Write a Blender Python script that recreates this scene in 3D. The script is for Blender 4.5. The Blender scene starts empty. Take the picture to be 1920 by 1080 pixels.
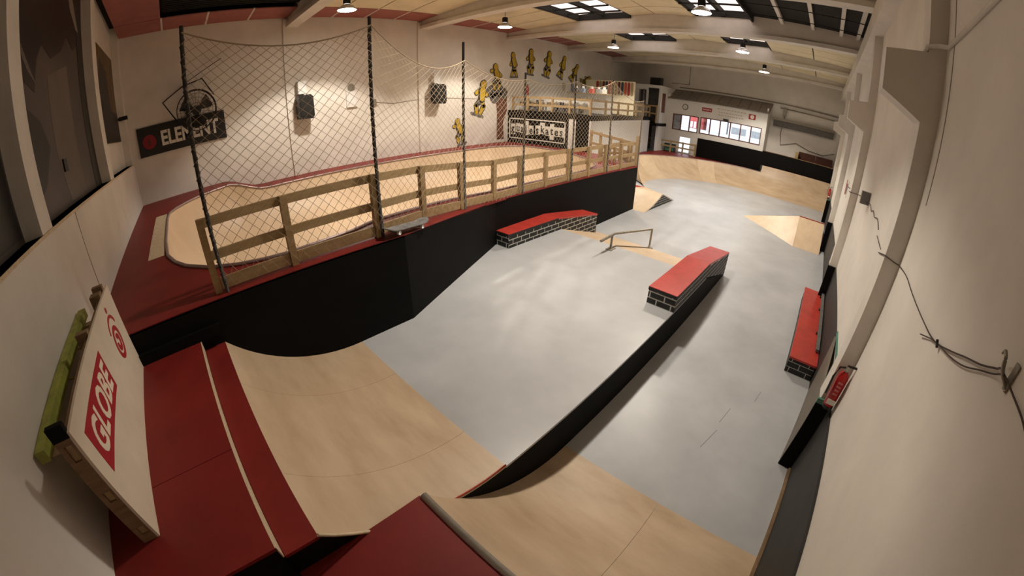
import bpy, math, random
from mathutils import Vector, Matrix
random.seed(7)
scene = bpy.context.scene
COL = scene.collection
PI = math.pi

# ------------------------------------------------------------------ camera
H = 3.45
cam_d = bpy.data.cameras.new('camera')
cam_d.type = 'PANO'
cam_d.panorama_type = 'FISHEYE_LENS_POLYNOMIAL'
cam_d.sensor_width = 36.0
cam_d.sensor_fit = 'HORIZONTAL'
cam_d.fisheye_fov = math.radians(220)
_s = 1920 / 36.0
_f, _b = 723.978, -0.0550833
cam_d.fisheye_polynomial_k0 = 0.0
cam_d.fisheye_polynomial_k1 = -_s / _f
cam_d.fisheye_polynomial_k2 = 0.0
cam_d.fisheye_polynomial_k3 = -_b * _s ** 3 / 1e6 / _f
cam_d.fisheye_polynomial_k4 = 0.0
cam_d.clip_start = 0.02
cam = bpy.data.objects.new('camera', cam_d)
COL.objects.link(cam)
yaw, pitch, roll = (math.radians(v) for v in (42.92929, 27.89434, 1.07123))
cam.matrix_world = (Matrix.Translation((0, 0, H)) @ Matrix.Rotation(yaw, 4, 'Z')
                    @ Matrix.Rotation(PI / 2 - pitch, 4, 'X') @ Matrix.Rotation(roll, 4, 'Z'))
scene.camera = cam

# ------------------------------------------------------------------ world, exposure
world = bpy.data.worlds.new('overcast_sky')
scene.world = world
world.use_nodes = True
wn = world.node_tree.nodes
wn['Background'].inputs['Color'].default_value = (0.86, 0.93, 1.0, 1)
wn['Background'].inputs['Strength'].default_value = 3.2
vs = scene.view_settings
vs.view_transform = 'Standard'
vs.look = 'None'
vs.gamma = 1.0
vs.use_curve_mapping = False
vs.exposure = 0.0
LAMP_W = 1080.0
LAMP_COL = (1.0, 0.895, 0.76)

# ------------------------------------------------------------------ helpers
def mat(name, color, rough=0.7, var=0.0, scale=3.0, bump=0.0, bscale=60.0, metal=0.0, stretch=(1, 1, 1),
        color2=None, spec=0.4, detail=4.0):
    m = bpy.data.materials.new(name)
    m.use_nodes = True
    nt = m.node_tree
    b = nt.nodes['Principled BSDF']
    b.inputs['Roughness'].default_value = rough
    b.inputs['Metallic'].default_value = metal
    b.inputs['Specular IOR Level'].default_value = spec
    c1 = tuple(color) + (1,)
    b.inputs['Base Color'].default_value = c1
    if var or color2 or bump:
        tc = nt.nodes.new('ShaderNodeTexCoord')
        mp = nt.nodes.new('ShaderNodeMapping')
        mp.inputs['Scale'].default_value = stretch
        geo = nt.nodes.new('ShaderNodeNewGeometry')
        nt.links.new(geo.outputs['Position'], mp.inputs['Vector'])
    if var or color2:
        n = nt.nodes.new('ShaderNodeTexNoise')
        n.inputs['Scale'].default_value = scale
        n.inputs['Detail'].default_value = detail
        n.inputs['Roughness'].default_value = 0.6
        nt.links.new(mp.outputs[0], n.inputs['Vector'])
        r = nt.nodes.new('ShaderNodeValToRGB')
        r.color_ramp.elements[0].position = 0.3
        r.color_ramp.elements[1].position = 0.7
        if color2 is None:
            color2 = tuple(max(0, c * (1 - var)) for c in color)
            top = tuple(min(1, c * (1 + var * 0.5)) for c in color)
        else:
            top = color
        r.color_ramp.elements[0].color = tuple(color2) + (1,)
        r.color_ramp.elements[1].color = tuple(top) + (1,)
        nt.links.new(n.outputs['Fac'], r.inputs['Fac'])
        nt.links.new(r.outputs['Color'], b.inputs['Base Color'])
    if bump:
        n2 = nt.nodes.new('ShaderNodeTexNoise')
        n2.inputs['Scale'].default_value = bscale
        n2.inputs['Detail'].default_value = 3.0
        nt.links.new(mp.outputs[0], n2.inputs['Vector'])
        bp = nt.nodes.new('ShaderNodeBump')
        bp.inputs['Strength'].default_value = bump
        bp.inputs['Distance'].default_value = 0.01
        nt.links.new(n2.outputs['Fac'], bp.inputs['Height'])
        nt.links.new(bp.outputs['Normal'], b.inputs['Normal'])
    return m

def emis(name, color, strength):
    m = bpy.data.materials.new(name)
    m.use_nodes = True
    nt = m.node_tree
    b = nt.nodes['Principled BSDF']
    b.inputs['Base Color'].default_value = tuple(color) + (1,)
    b.inputs['Emission Color'].default_value = tuple(color) + (1,)
    b.inputs['Emission Strength'].default_value = strength
    return m

def glass(name, tint=(0.95, 0.97, 1.0), fac=0.92, rough=0.02):
    m = bpy.data.materials.new(name)
    m.use_nodes = True
    nt = m.node_tree
    nt.nodes.remove(nt.nodes['Principled BSDF'])
    out = nt.nodes['Material Output']
    t = nt.nodes.new('ShaderNodeBsdfTransparent')
    t.inputs['Color'].default_value = tuple(tint) + (1,)
    g = nt.nodes.new('ShaderNodeBsdfGlossy')
    g.inputs['Roughness'].default_value = rough
    mx = nt.nodes.new('ShaderNodeMixShader')
    mx.inputs[0].default_value = 1 - fac
    nt.links.new(t.outputs[0], mx.inputs[1])
    nt.links.new(g.outputs[0], mx.inputs[2])
    nt.links.new(mx.outputs[0], out.inputs['Surface'])
    return m

def wpos(o):
    p = Vector((0, 0, 0))
    while o is not None:
        p = p + o.location
        o = o.parent
    return p

def mesh(name, verts, faces, m, parent=None, smooth=False, kind=None):
    xs = [v[0] for v in verts]; ys = [v[1] for v in verts]; zs = [v[2] for v in verts]
    c = Vector(((min(xs) + max(xs)) / 2, (min(ys) + max(ys)) / 2, min(zs)))
    me = bpy.data.meshes.new(name)
    me.from_pydata([(v[0] - c.x, v[1] - c.y, v[2] - c.z) for v in verts], [], faces)
    me.update()
    if smooth:
        for p in me.polygons:
            p.use_smooth = True
    if m is not None:
        me.materials.append(m)
    o = bpy.data.objects.new(name, me)
    COL.objects.link(o)
    if parent is not None:
        o.parent = parent
        o.location = c - wpos(parent)
    else:
        o.location = c
    if kind:
        o['kind'] = kind
    return o

def bxg(x0, x1, y0, y1, z0, z1):
    v = [(x0, y0, z0), (x1, y0, z0), (x1, y1, z0), (x0, y1, z0), (x0, y0, z1), (x1, y0, z1), (x1, y1, z1), (x0, y1, z1)]
    f = [(3, 2, 1, 0), (4, 5, 6, 7), (0, 1, 5, 4), (1, 2, 6, 5), (2, 3, 7, 6), (3, 0, 4, 7)]
    return v, f

def box(name, x0, x1, y0, y1, z0, z1, m, parent=None, kind=None):
    v, f = bxg(x0, x1, y0, y1, z0, z1)
    return mesh(name, v, f, m, parent, kind=kind)

def join(*parts):
    V, F = [], []
    for v, f in parts:
        k = len(V)
        V += list(v)
        F += [tuple(i + k for i in q) for q in f]
    return V, F

def prismg(poly, axis, t0, t1):
    """poly: 2D points; axis 'x': poly=(y,z); 'y': poly=(x,z); 'z': poly=(x,y)"""
    n = len(poly)
    def P(a, b, t):
        return {'x': (t, a, b), 'y': (a, t, b), 'z': (a, b, t)}[axis]
    v = [P(a, b, t0) for a, b in poly] + [P(a, b, t1) for a, b in poly]
    f = [tuple(range(n - 1, -1, -1)), tuple(range(n, 2 * n))]
    f += [(i, (i + 1) % n, n + (i + 1) % n, n + i) for i in range(n)]
    return v, f

def prism(name, poly, axis, t0, t1, m, parent=None, kind=None):
    v, f = prismg(poly, axis, t0, t1)
    return mesh(name, v, f, m, parent, kind=kind)

def tubeg(pts, r, n=8, closed=False):
    pts = [Vector(p) for p in pts]
    V, F = [], []
    L = len(pts)
    for i, p in enumerate(pts):
        if closed:
            d = pts[(i + 1) % L] - pts[i - 1]
        else:
            d = pts[min(i + 1, L - 1)] - pts[max(i - 1, 0)]
        if d.length < 1e-9:
            d = Vector((0, 0, 1))
        d.normalize()
        up = Vector((0, 0, 1)) if abs(d.z) < 0.9 else Vector((1, 0, 0))
        a = d.cross(up).normalized()
        b = d.cross(a).normalized()
        rr = r[i] if isinstance(r, (list, tuple)) else r
        for k in range(n):
            t = 2 * PI * k / n
            q = p + a * math.cos(t) * rr + b * math.sin(t) * rr
            V.append(tuple(q))
    for i in range(L if closed else L - 1):
        j = (i + 1) % L
        for k in range(n):
            k2 = (k + 1) % n
            F.append((i * n + k, i * n + k2, j * n + k2, j * n + k))
    if not closed:
        F.append(tuple(range(n)))
        F.append(tuple((L - 1) * n + k for k in range(n - 1, -1, -1)))
    return V, F

def tube(name, pts, r, m, parent=None, n=8, closed=False):
    v, f = tubeg(pts, r, n, closed)
    return mesh(name, v, f, m, parent, smooth=True)

def latheg(c, prof, n=20):
    V, F = [], []
    for r, z in prof:
        for k in range(n):
            t = 2 * PI * k / n
            V.append((c[0] + r * math.cos(t), c[1] + r * math.sin(t), c[2] + z))
    for i in range(len(prof) - 1):
        for k in range(n):
            k2 = (k + 1) % n
            F.append((i * n + k, i * n + k2, (i + 1) * n + k2, (i + 1) * n + k))
    F.append(tuple(range(n - 1, -1, -1)))
    F.append(tuple((len(prof) - 1) * n + k for k in range(n)))
    return V, F

def beamg(a, b, w, h):
    """rectangular bar from a to b: w across (horizontal), h in the other direction"""
    a, b = Vector(a), Vector(b)
    d = (b - a).normalized()
    up = Vector((0, 0, 1)) if abs(d.z) < 0.95 else Vector((0, 1, 0))
    s = d.cross(up).normalized() * (w / 2)
    u = s.cross(d).normalized() * (h / 2)
    v = [a - s - u, a + s - u, a + s + u, a - s + u, b - s - u, b + s - u, b + s + u, b - s + u]
    f = [(3, 2, 1, 0), (4, 5, 6, 7), (0, 1, 5, 4), (1, 2, 6, 5), (2, 3, 7, 6), (3, 0, 4, 7)]
    return [tuple(q) for q in v], f

def bar(name, a, b, w, h, m, parent=None):
    v, f = beamg(a, b, w, h)
    return mesh(name, v, f, m, parent)

def sweep(name, prof_pts, x0, x1, th, m, parent=None, smooth=True):
    """sheet following a (y,z) profile between x0 and x1 with thickness th below"""
    n = len(prof_pts)
    V = []
    for x in (x0, x1):
        for i, (y, z) in enumerate(prof_pts):
            V.append((x, y, z))
        for i, (y, z) in enumerate(prof_pts):
            V.append((x, y, z - th))
    F = []
    for i in range(n - 1):
        F.append((i, 2 * n + i, 2 * n + i + 1, i + 1))
        F.append((n + i, n + i + 1, 3 * n + i + 1, 3 * n + i))
        F.append((i, i + 1, n + i + 1, n + i))
        F.append((2 * n + i, 3 * n + i, 3 * n + i + 1, 2 * n + i + 1))
    F.append((0, n, 3 * n, 2 * n))
    F.append((n - 1, 3 * n - 1, 4 * n - 1, 2 * n - 1))
    return mesh(name, V, F, m, parent)

def thing(name, label, cat, loc=(0, 0, 0), group=None):
    o = bpy.data.objects.new(name, None)
    o.empty_display_size = 0.1
    COL.objects.link(o)
    o.location = loc
    tag(o, label, cat, group)
    return o

def tag(o, label, cat, group=None):
    o['label'] = label
    o['category'] = cat
    if group:
        o['group'] = group
    return o

def struct(o, label=None):
    o['kind'] = 'structure'
    if label:
        o['label'] = label
    return o

def textmesh(name, s, size, m, parent, origin, right, up, extrude=0.004, bold=0.0, shear=0.0, sx=1.0):
    cu = bpy.data.curves.new('txt', 'FONT')
    cu.body = s
    cu.size = size
    cu.extrude = extrude
    cu.offset = bold
    cu.shear = shear
    cu.resolution_u = 3
    to = bpy.data.objects.new('txt', cu)
    COL.objects.link(to)
    bpy.context.view_layer.update()
    dg = bpy.context.evaluated_depsgraph_get()
    me0 = bpy.data.meshes.new_from_object(to.evaluated_get(dg))
    r, u = Vector(right).normalized(), Vector(up).normalized()
    nrm = r.cross(u)
    o0 = Vector(origin)
    V = [tuple(o0 + r * (v.co.x * sx) + u * v.co.y + nrm * v.co.z) for v in me0.vertices]
    F = [tuple(p.vertices) for p in me0.polygons]
    bpy.data.objects.remove(to)
    bpy.data.curves.remove(cu)
    bpy.data.meshes.remove(me0)
    return mesh(name, V, F, m, parent)

def clip(poly, a, b, c):
    """keep the part of poly where a*x+b*y<=c"""
    out = []
    for i in range(len(poly)):
        p, q = poly[i], poly[(i + 1) % len(poly)]
        dp, dq = a * p[0] + b * p[1] - c, a * q[0] + b * q[1] - c
        if dp <= 0:
            out.append(p)
        if dp * dq < 0:
            t = dp / (dp - dq)
            out.append((p[0] + (q[0] - p[0]) * t, p[1] + (q[1] - p[1]) * t))
    return out

def clip_convex(poly, conv):
    for i in range(len(conv)):
        p, q = conv[i], conv[(i + 1) % len(conv)]
        ex, ey = q[0] - p[0], q[1] - p[1]
        poly = clip(poly, ey, -ex, ey * p[0] - ex * p[1])
        if len(poly) < 3:
            return []
    return poly

def area(poly):
    return abs(sum(poly[i][0] * poly[(i + 1) % len(poly)][1] - poly[(i + 1) % len(poly)][0] * poly[i][1] for i in range(len(poly)))) / 2

def brick_face(parent, convs, frame, bw, bh, gap, m, t=0.004, off=0.0, z0=0.0):
    """thin brick slabs clipped to convex polygons (counter-clockwise 2D) ; frame=(origin,right,up,normal)"""
    o0, r, u, nr = (Vector(q) for q in frame)
    xs = [p[0] for c in convs for p in c]; ys = [p[1] for c in convs for p in c]
    row = 0
    y = min(ys) + z0
    while y < max(ys):
        x = min(xs) - bw + (bw / 2 if row % 2 else 0) + off
        while x < max(xs):
            rect = [(x + gap / 2, y + gap / 2), (x + bw - gap / 2, y + gap / 2), (x + bw - gap / 2, y + bh - gap / 2), (x + gap / 2, y + bh - gap / 2)]
            for c in convs:
                q = clip_convex(rect, c)
                if len(q) >= 3 and area(q) > 0.0008:
                    n = len(q)
                    V = [tuple(o0 + r * a + u * b - nr * 0.002) for a, b in q] + [tuple(o0 + r * a + u * b + nr * t) for a, b in q]
                    F = [tuple(range(n - 1, -1, -1)), tuple(range(n, 2 * n))] + [(i, (i + 1) % n, n + (i + 1) % n, n + i) for i in range(n)]
                    mesh('brick', V, F, m, parent)
            x += bw
        y += bh
        row += 1

# ------------------------------------------------------------------ materials
M = {}
M['wall'] = mat('white_wall_paint', (0.72, 0.68, 0.62), 0.75, 0.10, 1.3, 0.12, 40)
M['concrete'] = mat('painted_concrete', (0.68, 0.645, 0.59), 0.75, 0.10, 2.0, 0.10, 50)
M['grey'] = mat('grey_floor_paint', (0.43, 0.44, 0.455), 0.34, 0.16, 0.9, 0.04, 20, stretch=(1, 1, 1), spec=0.35)
M['ply'] = mat('birch_plywood', (0.58, 0.445, 0.305), 0.42, 0.0, 1.6, 0.03, 30, color2=(0.43, 0.31, 0.195), stretch=(0.7, 2.2, 1), detail=7)
M['ply2'] = mat('birch_plywood_fresh', (0.64, 0.50, 0.345), 0.42, 0.0, 1.8, 0.03, 30, color2=(0.53, 0.395, 0.26), stretch=(2.0, 0.8, 1), detail=7)
M['plybowl'] = mat('bowl_plywood', (0.60, 0.45, 0.305), 0.45, 0.0, 1.1, 0.02, 30, color2=(0.53, 0.385, 0.25), detail=5)
M['plyedge'] = mat('plywood_edge', (0.62, 0.50, 0.34), 0.6, 0.2, 20)
M['red'] = mat('red_deck_paint', (0.19, 0.016, 0.013), 0.5, 0.25, 1.4, 0.04, 30, spec=0.3)
M['redtop'] = mat('red_ledge_paint', (0.44, 0.042, 0.030), 0.33, 0.2, 5, 0.02, 30)
M['redpanel'] = mat('red_ceiling_paint', (0.34, 0.125, 0.11), 0.8, 0.15, 2)
M['black'] = mat('black_paint', (0.0045, 0.0042, 0.004), 0.7, 0.3, 2, 0.03, 30, spec=0.12)
M['blackbrick'] = mat('black_brick_paint', (0.016, 0.016, 0.015), 0.55, 0.4, 6)
M['mortar'] = mat('white_brick_lines', (0.62, 0.61, 0.57), 0.6, 0.15, 8)
M['pine'] = mat('pine_timber', (0.42, 0.30, 0.15), 0.6, 0.0, 4, 0.05, 60, color2=(0.30, 0.20, 0.09), stretch=(6, 1, 6))
M['pine_dark'] = mat('brown_timber', (0.25, 0.155, 0.08), 0.65, 0.0, 4, 0.06, 60, color2=(0.15, 0.09, 0.043), stretch=(1, 1, 6))
M['steel'] = mat('steel_tube', (0.42, 0.40, 0.36), 0.38, 0.1, 20, metal=0.85)
M['steel_dull'] = mat('worn_steel', (0.30, 0.27, 0.22), 0.5, 0.3, 20, metal=0.6)
M['dark'] = mat('dark_void', (0.012, 0.011, 0.010), 0.85, 0.2, 4)
M['darkroof'] = mat('dark_corrugated_roof', (0.012, 0.011, 0.009), 0.85, 0.4, 3)
M['yellow'] = mat('yellowish_ceiling_board', (0.74, 0.66, 0.47), 0.85, 0.10, 1.5, 0.06, 80)
M['white'] = mat('white_paint', (0.72, 0.71, 0.68), 0.55, 0.05, 3)
M['plastic'] = mat('black_plastic', (0.012, 0.012, 0.013), 0.4)
M['twine'] = mat('net_twine', (0.36, 0.28, 0.19), 0.8)
M['greenpaint'] = mat('green_paint_strip', (0.10, 0.26, 0.20), 0.6, 0.2, 6)

# ------------------------------------------------------------------ room shell
XW, XR, Y0, YB = -12.6, 1.0, -1.43, 24.8
ZR, ZE, XM = 6.80, 6.45, -5.8
def zc(x):
    return ZR - (ZR - ZE) * abs(x - XM) / (XR - XM)

floor = struct(box('floor', XW - .2, XR + .2, Y0 - .4, YB + .2, -0.2, 0.0, M['grey']))
wl = struct(box('wall_left', XW - .2, XW, Y0 - .4, YB + .2, 0, 6.9, M['wall']))
wr = struct(box('wall_right', XR, XR + .2, Y0 - .4, YB + .2, 0, 6.9, M['wall']))
# near wall: full height below the sill, recessed bays above
SILL = 3.0
wnr = struct(mesh('wall_near', *join(bxg(XW, XR, Y0 - .4, Y0, 0, SILL), bxg(XW, XR, Y0 - .4, Y0 - .19, SILL, 6.9)), M['wall']))
for x0, x1 in ((-12.6, -12.25), (-8.68, -8.24), (-4.24, -3.9), (0.2, 0.55)):
    box('pillar', x0, x1, Y0 - .19, Y0, SILL, 6.9, M['concrete'], wnr)
box('sill_shelf', XW, XR, Y0 - .19, Y0 + .012, SILL - .03, SILL, M['plyedge'], wnr)
for x in (-5.2,):
    box('joint', x - .01, x + .01, Y0, Y0 + .004, 1.4, SILL - .03, M['steel_dull'], wnr)
# back wall with the opening behind the reception windows
bo = (-9.05, -3.2, 0.9, 4.1)
wb = struct(mesh('wall_back', *join(bxg(XW, bo[0], YB, YB + .2, 0, 6.9), bxg(bo[1], XR, YB, YB + .2, 0, 6.9),
                                    bxg(bo[0], bo[1], YB, YB + .2, bo[3], 6.9), bxg(bo[0], bo[1], YB, YB + .2, 0, bo[2])), M['wall']))

# beams, pillars
BY = [3.86, 8.75, 13.3, 17.8, 22.5]
ceil_v, ceil_f = [], []
ceiling = struct(mesh('ceiling', *join(prismg([(XW - .2, 7.25), (XM, 7.6), (XR + .2, 7.25), (XR + .2, 7.35), (XM, 7.7), (XW - .2, 7.35)], 'y', Y0 - .4, Y0 + 0.2),
                                        prismg([(XW - .2, 6.9), (XW, 6.9), (XW, 7.35), (XW - .2, 7.35)], 'y', Y0, YB),
                                        prismg([(XR, 6.9), (XR + .2, 6.9), (XR + .2, 7.35), (XR, 7.35)], 'y', Y0, YB)), M['darkroof']))
for y in BY:
    w = .10
    pv = join(prismg([(XW, 6.27), (XR, 6.27), (XR, zc(XR) + .25), (XM, ZR + .25), (XW, zc(XW) + .25)], 'y', y - .30, y - .30 + .22),
              bxg(XW, XR, y - .38, y, 6.15, 6.27))
    mesh('beam', *pv, M['concrete'], ceiling)
# pillars on the right wall with crane corbels
PY = [3.82, 8.85, 13.75, 18.8]
pil_poly = [(1.02, 0), (.835, 0), (.835, 3.83), (.465, 4.02), (.465, 4.37), (.835, 4.42), (.835, 6.2), (1.02, 6.2)]
for i, y in enumerate(PY):
    p = prism('pillar', pil_poly, 'y', y, y + .28, M['concrete'], wr)
box('crane_beam', .74, 1.01, Y0, YB, 5.75, 6.15, M['concrete'], wr)
# flat pilasters on the left wall
for y, dp in ((3.5, .05), (8.4, .05), (13.1, .010), (17.6, .010), (22.2, .05)):
    box('pilaster', XW - .01, XW + dp, y - .12, y + .12, 0, 6.4, M['wall'], wl)

# ceiling boards, skylights and open dark bays
xe = [-12.6, -11.5, -8.95, -6.7, -5.8, -4.35, -2.45, -0.7, 1.0]
bays = [(Y0, 3.56)] + [(BY[i], BY[i + 1] - .30) for i in range(4)] + [(BY[4], YB)]
M['skyglass'] = glass('translucent_roof_sheet', (0.80, 0.70, 0.64), 0.97, 0.3)
sheet_i = 0
def ceil_board(name, x0, x1, y0, y1, m, parent, dz=0.0, th=.03, g=.02):
    v = []
    for z_off in (dz, dz + th):
        for x, y in ((x0 + g, y0 + g), (x1 - g, y0 + g), (x1 - g, y1 - g), (x0 + g, y1 - g)):
            v.append((x, y, zc(x) + z_off))
    f = [(3, 2, 1, 0), (4, 5, 6, 7), (0, 1, 5, 4), (1, 2, 6, 5), (2, 3, 7, 6), (3, 0, 4, 7)]
    return mesh(name, v, f, m, parent)
for bi, (ya, yb_) in enumerate(bays):
    nr = 4 if bi < 5 else 2
    dy = (yb_ - ya) / nr
    for r in range(nr):
        y0_, y1_ = ya + r * dy, ya + (r + 1) * dy
        for ci in range(8):
            x0_, x1_ = xe[ci], xe[ci + 1]
            if bi == 2 and ci >= 6:
                continue                                   # boards missing: dark roof seen
            if bi in (2, 3) and ci in (2, 5) and r >= 1:
                continue                                   # skylights
            if bi == 0 and ci == 1 and r >= 1:
                continue                                   # dark strip by the left wall
            m = M['redpanel'] if ci == 0 or (bi == 0 and r == 0 and ci < 3) else M['yellow']
            ceil_board('ceiling_panel', x0_, x1_, y0_, y1_, m, ceiling)
            if ci == 0 and r:
                bar('batten', (x0_, y0_, zc(x0_) + .012), (x1_, y0_, zc(x1_) + .012), .05, .03, M['concrete'], ceiling)
# backing above the boards, leaving holes at the skylights
def backing(x0, x1, y0, y1):
    v = []
    for dz in (.22, .26):
        for x, y in ((x0, y0), (x1, y0), (x1, y1), (x0, y1)):
            v.append((x, y, zc(x) + dz))
    return v, [(3, 2, 1, 0), (4, 5, 6, 7), (0, 1, 5, 4), (1, 2, 6, 5), (2, 3, 7, 6), (3, 0, 4, 7)]
bk = []
sk_y = [(bays[b][0] + (bays[b][1] - bays[b][0]) / 4, bays[b][1]) for b in (2, 3)]
xs_bk = [-12.8, -8.95, -6.7, -5.8, -4.35, -2.45, 1.2]
for i in range(6):
    xa, xb = xs_bk[i], xs_bk[i + 1]
    if i in (1, 4):
        bk += [backing(xa, xb, Y0 - .4, sk_y[0][0]), backing(xa, xb, sk_y[0][1], sk_y[1][0]), backing(xa, xb, sk_y[1][1], YB + .2)]
    else:
        bk.append(backing(xa, xb, Y0 - .4, YB + .2))
mesh('roof_deck', *join(*bk), M['darkroof'], ceiling)
# corrugated dark roof ribs with pale purlins in the open bay
for x in (-1.55, -0.62, 0.22, 0.72):
    box('purlin', x - .05, x + .05, bays[2][0], bays[2][1], zc(x) + .10, zc(x) + .20, M['concrete'], ceiling)
for k in range(3):
    y = bays[2][0] + 1.1 + k * 1.1
    bar('tie_wire', (-2.4, y, zc(-2.4) + .05), (1, y, zc(1) + .05), .02, .02, M['dark'], ceiling)
for k in range(9):
    x = -11.4 + k * .14
    box('roof_rib', x - .03, x + .03, bays[0][0] + 1.3, bays[0][1], zc(x) + .12, zc(x) + .22, M['darkroof'], ceiling)
for si, (xa, xb) in enumerate(((-8.95, -6.7), (-4.35, -2.45))):
    for wi_, (ya, yb_) in enumerate(sk_y):
        wn_ = struct(mesh('window_%d' % (2 * si + wi_ + 1), *join(*[bxg(a, b, c, d, zc(a) + e, zc(a) + .24) for a, b, c, d, e in
                    ((xa, xa + .12, ya, yb_, .02), (xb - .06, xb, ya, yb_, .02), (xa, xb, ya, ya + .12, .02), (xa, xb, yb_ - .06, yb_, .02), ((xa + xb) / 2 - .06, (xa + xb) / 2 + .06, ya, yb_, .08))]), M['dark']))
        n = 4
        for k in range(n):
            y = ya + (yb_ - ya) * k / n
            box('glazing_bar', xa, xb, y - .025, y + .025, zc((xa + xb) / 2) + .02, zc((xa + xb) / 2) + .07, M['dark'], wn_)
            for s0, s1 in ((xa, (xa + xb) / 2), ((xa + xb) / 2, xb)):
                box('pane', s0, s1, y, y + (yb_ - ya) / n - .02, zc(s0) + .14, zc(s0) + .15, M['skyglass'], wn_)
        wn_['label'] = 'corrugated roof skylight with dark frame'

#@@LAMPS
# ------------------------------------------------------------------ hanging lamps
M['lampglow'] = emis('lamp_glow', (1.0, 0.92, 0.82), 60.0)
M['reflector'] = mat('lamp_reflector', (0.55, 0.54, 0.52), 0.3, metal=0.6)
def lamp(x, y, z, label):
    t = thing('pendant_lamp', label, 'lamp', (x, y, z), 'pendant lamps under the roof')
    tube('cable', [(x, y, z + .36), (x + .02, y, z + .5), (x, y, zc(x) + .02)], .008, M['plastic'], t, 5)
    mesh('ballast', *latheg((x, y, z), [(.07, .16), (.10, .17), (.10, .33), (.085, .36), (.03, .37)], 14), M['dark'], t)
    v, f = latheg((x, y, z), [(.255, 0.0), (.25, .02), (.19, .10), (.10, .16), (.09, .16), (.18, .09), (.243, .015), (.25, 0.0)], 24)
    mesh('reflector', v, f[:-2], M['reflector'], t, smooth=True)
    mesh('lens', *latheg((x, y, z), [(.235, 0.0), (.238, .012)], 24), M['lampglow'], t)
    ld = bpy.data.lights.new('lamp_light', 'SPOT')
    ld.energy = LAMP_W
    ld.color = LAMP_COL
    ld.spot_size = math.radians(122)
    ld.spot_blend = 0.28
    ld.shadow_soft_size = 0.20
    lo = bpy.data.objects.new('lamp_light', ld)
    COL.objects.link(lo)
    lo.parent = t
    lo.location = (0, 0, -.03)
    return t
LZ = 6.03
lamp(-10.0, 4.40, LZ, 'white pendant lamp nearest the left wall above the net poles')
lamp(-10.0, 10.15, LZ, 'white pendant lamp above the yellow figures')
lamp(-9.0, 15.9, LZ, 'small lit pendant lamp furthest left over the shop mezzanine')
lamp(-3.15, 9.85, LZ, 'large lit pendant lamp under the bright skylight')
lamp(-3.2, 15.2, LZ, 'lit pendant lamp below the far skylight')
lamp(-3.1, 20.1, LZ, 'lit pendant lamp closest to the reception roof')
lamp(-3.2, 4.40, LZ, 'pendant lamp over the raised grey platform')

# ------------------------------------------------------------------ ramps and decks
def arc(y_bot, z_bot, r, h, sign, n=14):
    """circular transition: bottom at y_bot, rising towards sign*y"""
    a1 = math.acos(1 - h / r)
    return [(y_bot + sign * r * math.sin(a1 * i / n), z_bot + r - r * math.cos(a1 * i / n)) for i in range(n + 1)]

XS, XP, ZP = -1.43, -4.05, 0.575
# left quarter pipe
RL = 2.11
t = thing('quarter_pipe', 'plywood quarter pipe dropping from the red deck to the raised grey platform', 'ramp', (-2.74, 0.7, ZP))
prof = arc(1.51, ZP, RL, 1.32 - ZP, -1)
y_cop = prof[-1][0]
for xa, xb, mm in ((XP, -3.2, M['ply']), (-3.2, -2.0, M['ply']), (-2.0, XS, M['ply'])):
    sweep('ramp_sheet', prof, xa + .001, xb - .001, .02, mm, t)
prism('side_panel', [(y, z - .02) for y, z in prof] + [(y_cop, ZP), (1.51, ZP - .001)][0:1], 'x', XS - .03, XS, M['black'], t)
prism('side_panel', [(-.34, 0.0), (y_cop, 0), (y_cop, 1.30), (-.34, 1.30)], 'x', XS - .03, XS, M['black'], t)
box('lip_board', XP, XS + .02, -.34, y_cop, 1.29, 1.32, M['red'], t)
edge = [(XS + .012, y, z + .004) for y, z in prof[6:]]
tube('edge_strip', edge, .012, M['plyedge'], t, 6)
tube('edge_strip', [(XS - .01, y, z + .006) for y, z in prof[:6]], .008, M['redtop'], t, 5)

# left deck behind it
t = thing('starting_deck', 'dark red starting deck along the near wall beside the leaning white panel', 'deck', (-2.7, -.9, 0))
box('deck_top', -2.30, -1.40, Y0, -.345, 1.42, 1.45, M['red'], t)
box('deck_top', XP, -2.305, Y0, -.345, 1.42, 1.45, M['red'], t)
box('front_board', XP, -1.40, -.372, -.350, 0, 1.42, M['black'], t)
box('side_panel', -1.43, -1.40, Y0, -.372, 0, 1.42, M['black'], t)
box('front_edge', XP, -1.40, -.350, -.342, 1.33, 1.452, M['plyedge'], t)

# right quarter pipe
t = thing('quarter_pipe', 'right-hand plywood quarter pipe with a steel coping below the camera', 'ramp', (-.2, 1.5, 0))
profr = arc(2.46, 0.0, 2.06, 1.05, -1)
ycr = profr[-1][0]
for xa, xb in ((XS, -.215), (-.215, .985)):
    sweep('ramp_sheet', profr, xa + .0015, xb - .0015, .02, M['ply'], t)
box('deck_top', XS, .985, Y0, ycr - .03, 1.02, 1.045, M['red'], t)
box('deck_front', XS, .985, ycr - .05, ycr - .03, 0, 1.02, M['plyedge'], t)
tube('coping', [(XS + .02, ycr - .01, 1.045), (.98, ycr - .01, 1.045)], .030, M['steel'], t, 12)
prism('side_panel', [(y, z - .02) for y, z in profr] + [(ycr, 0)], 'x', XS + .001, XS + .02, M['black'], t)

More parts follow.
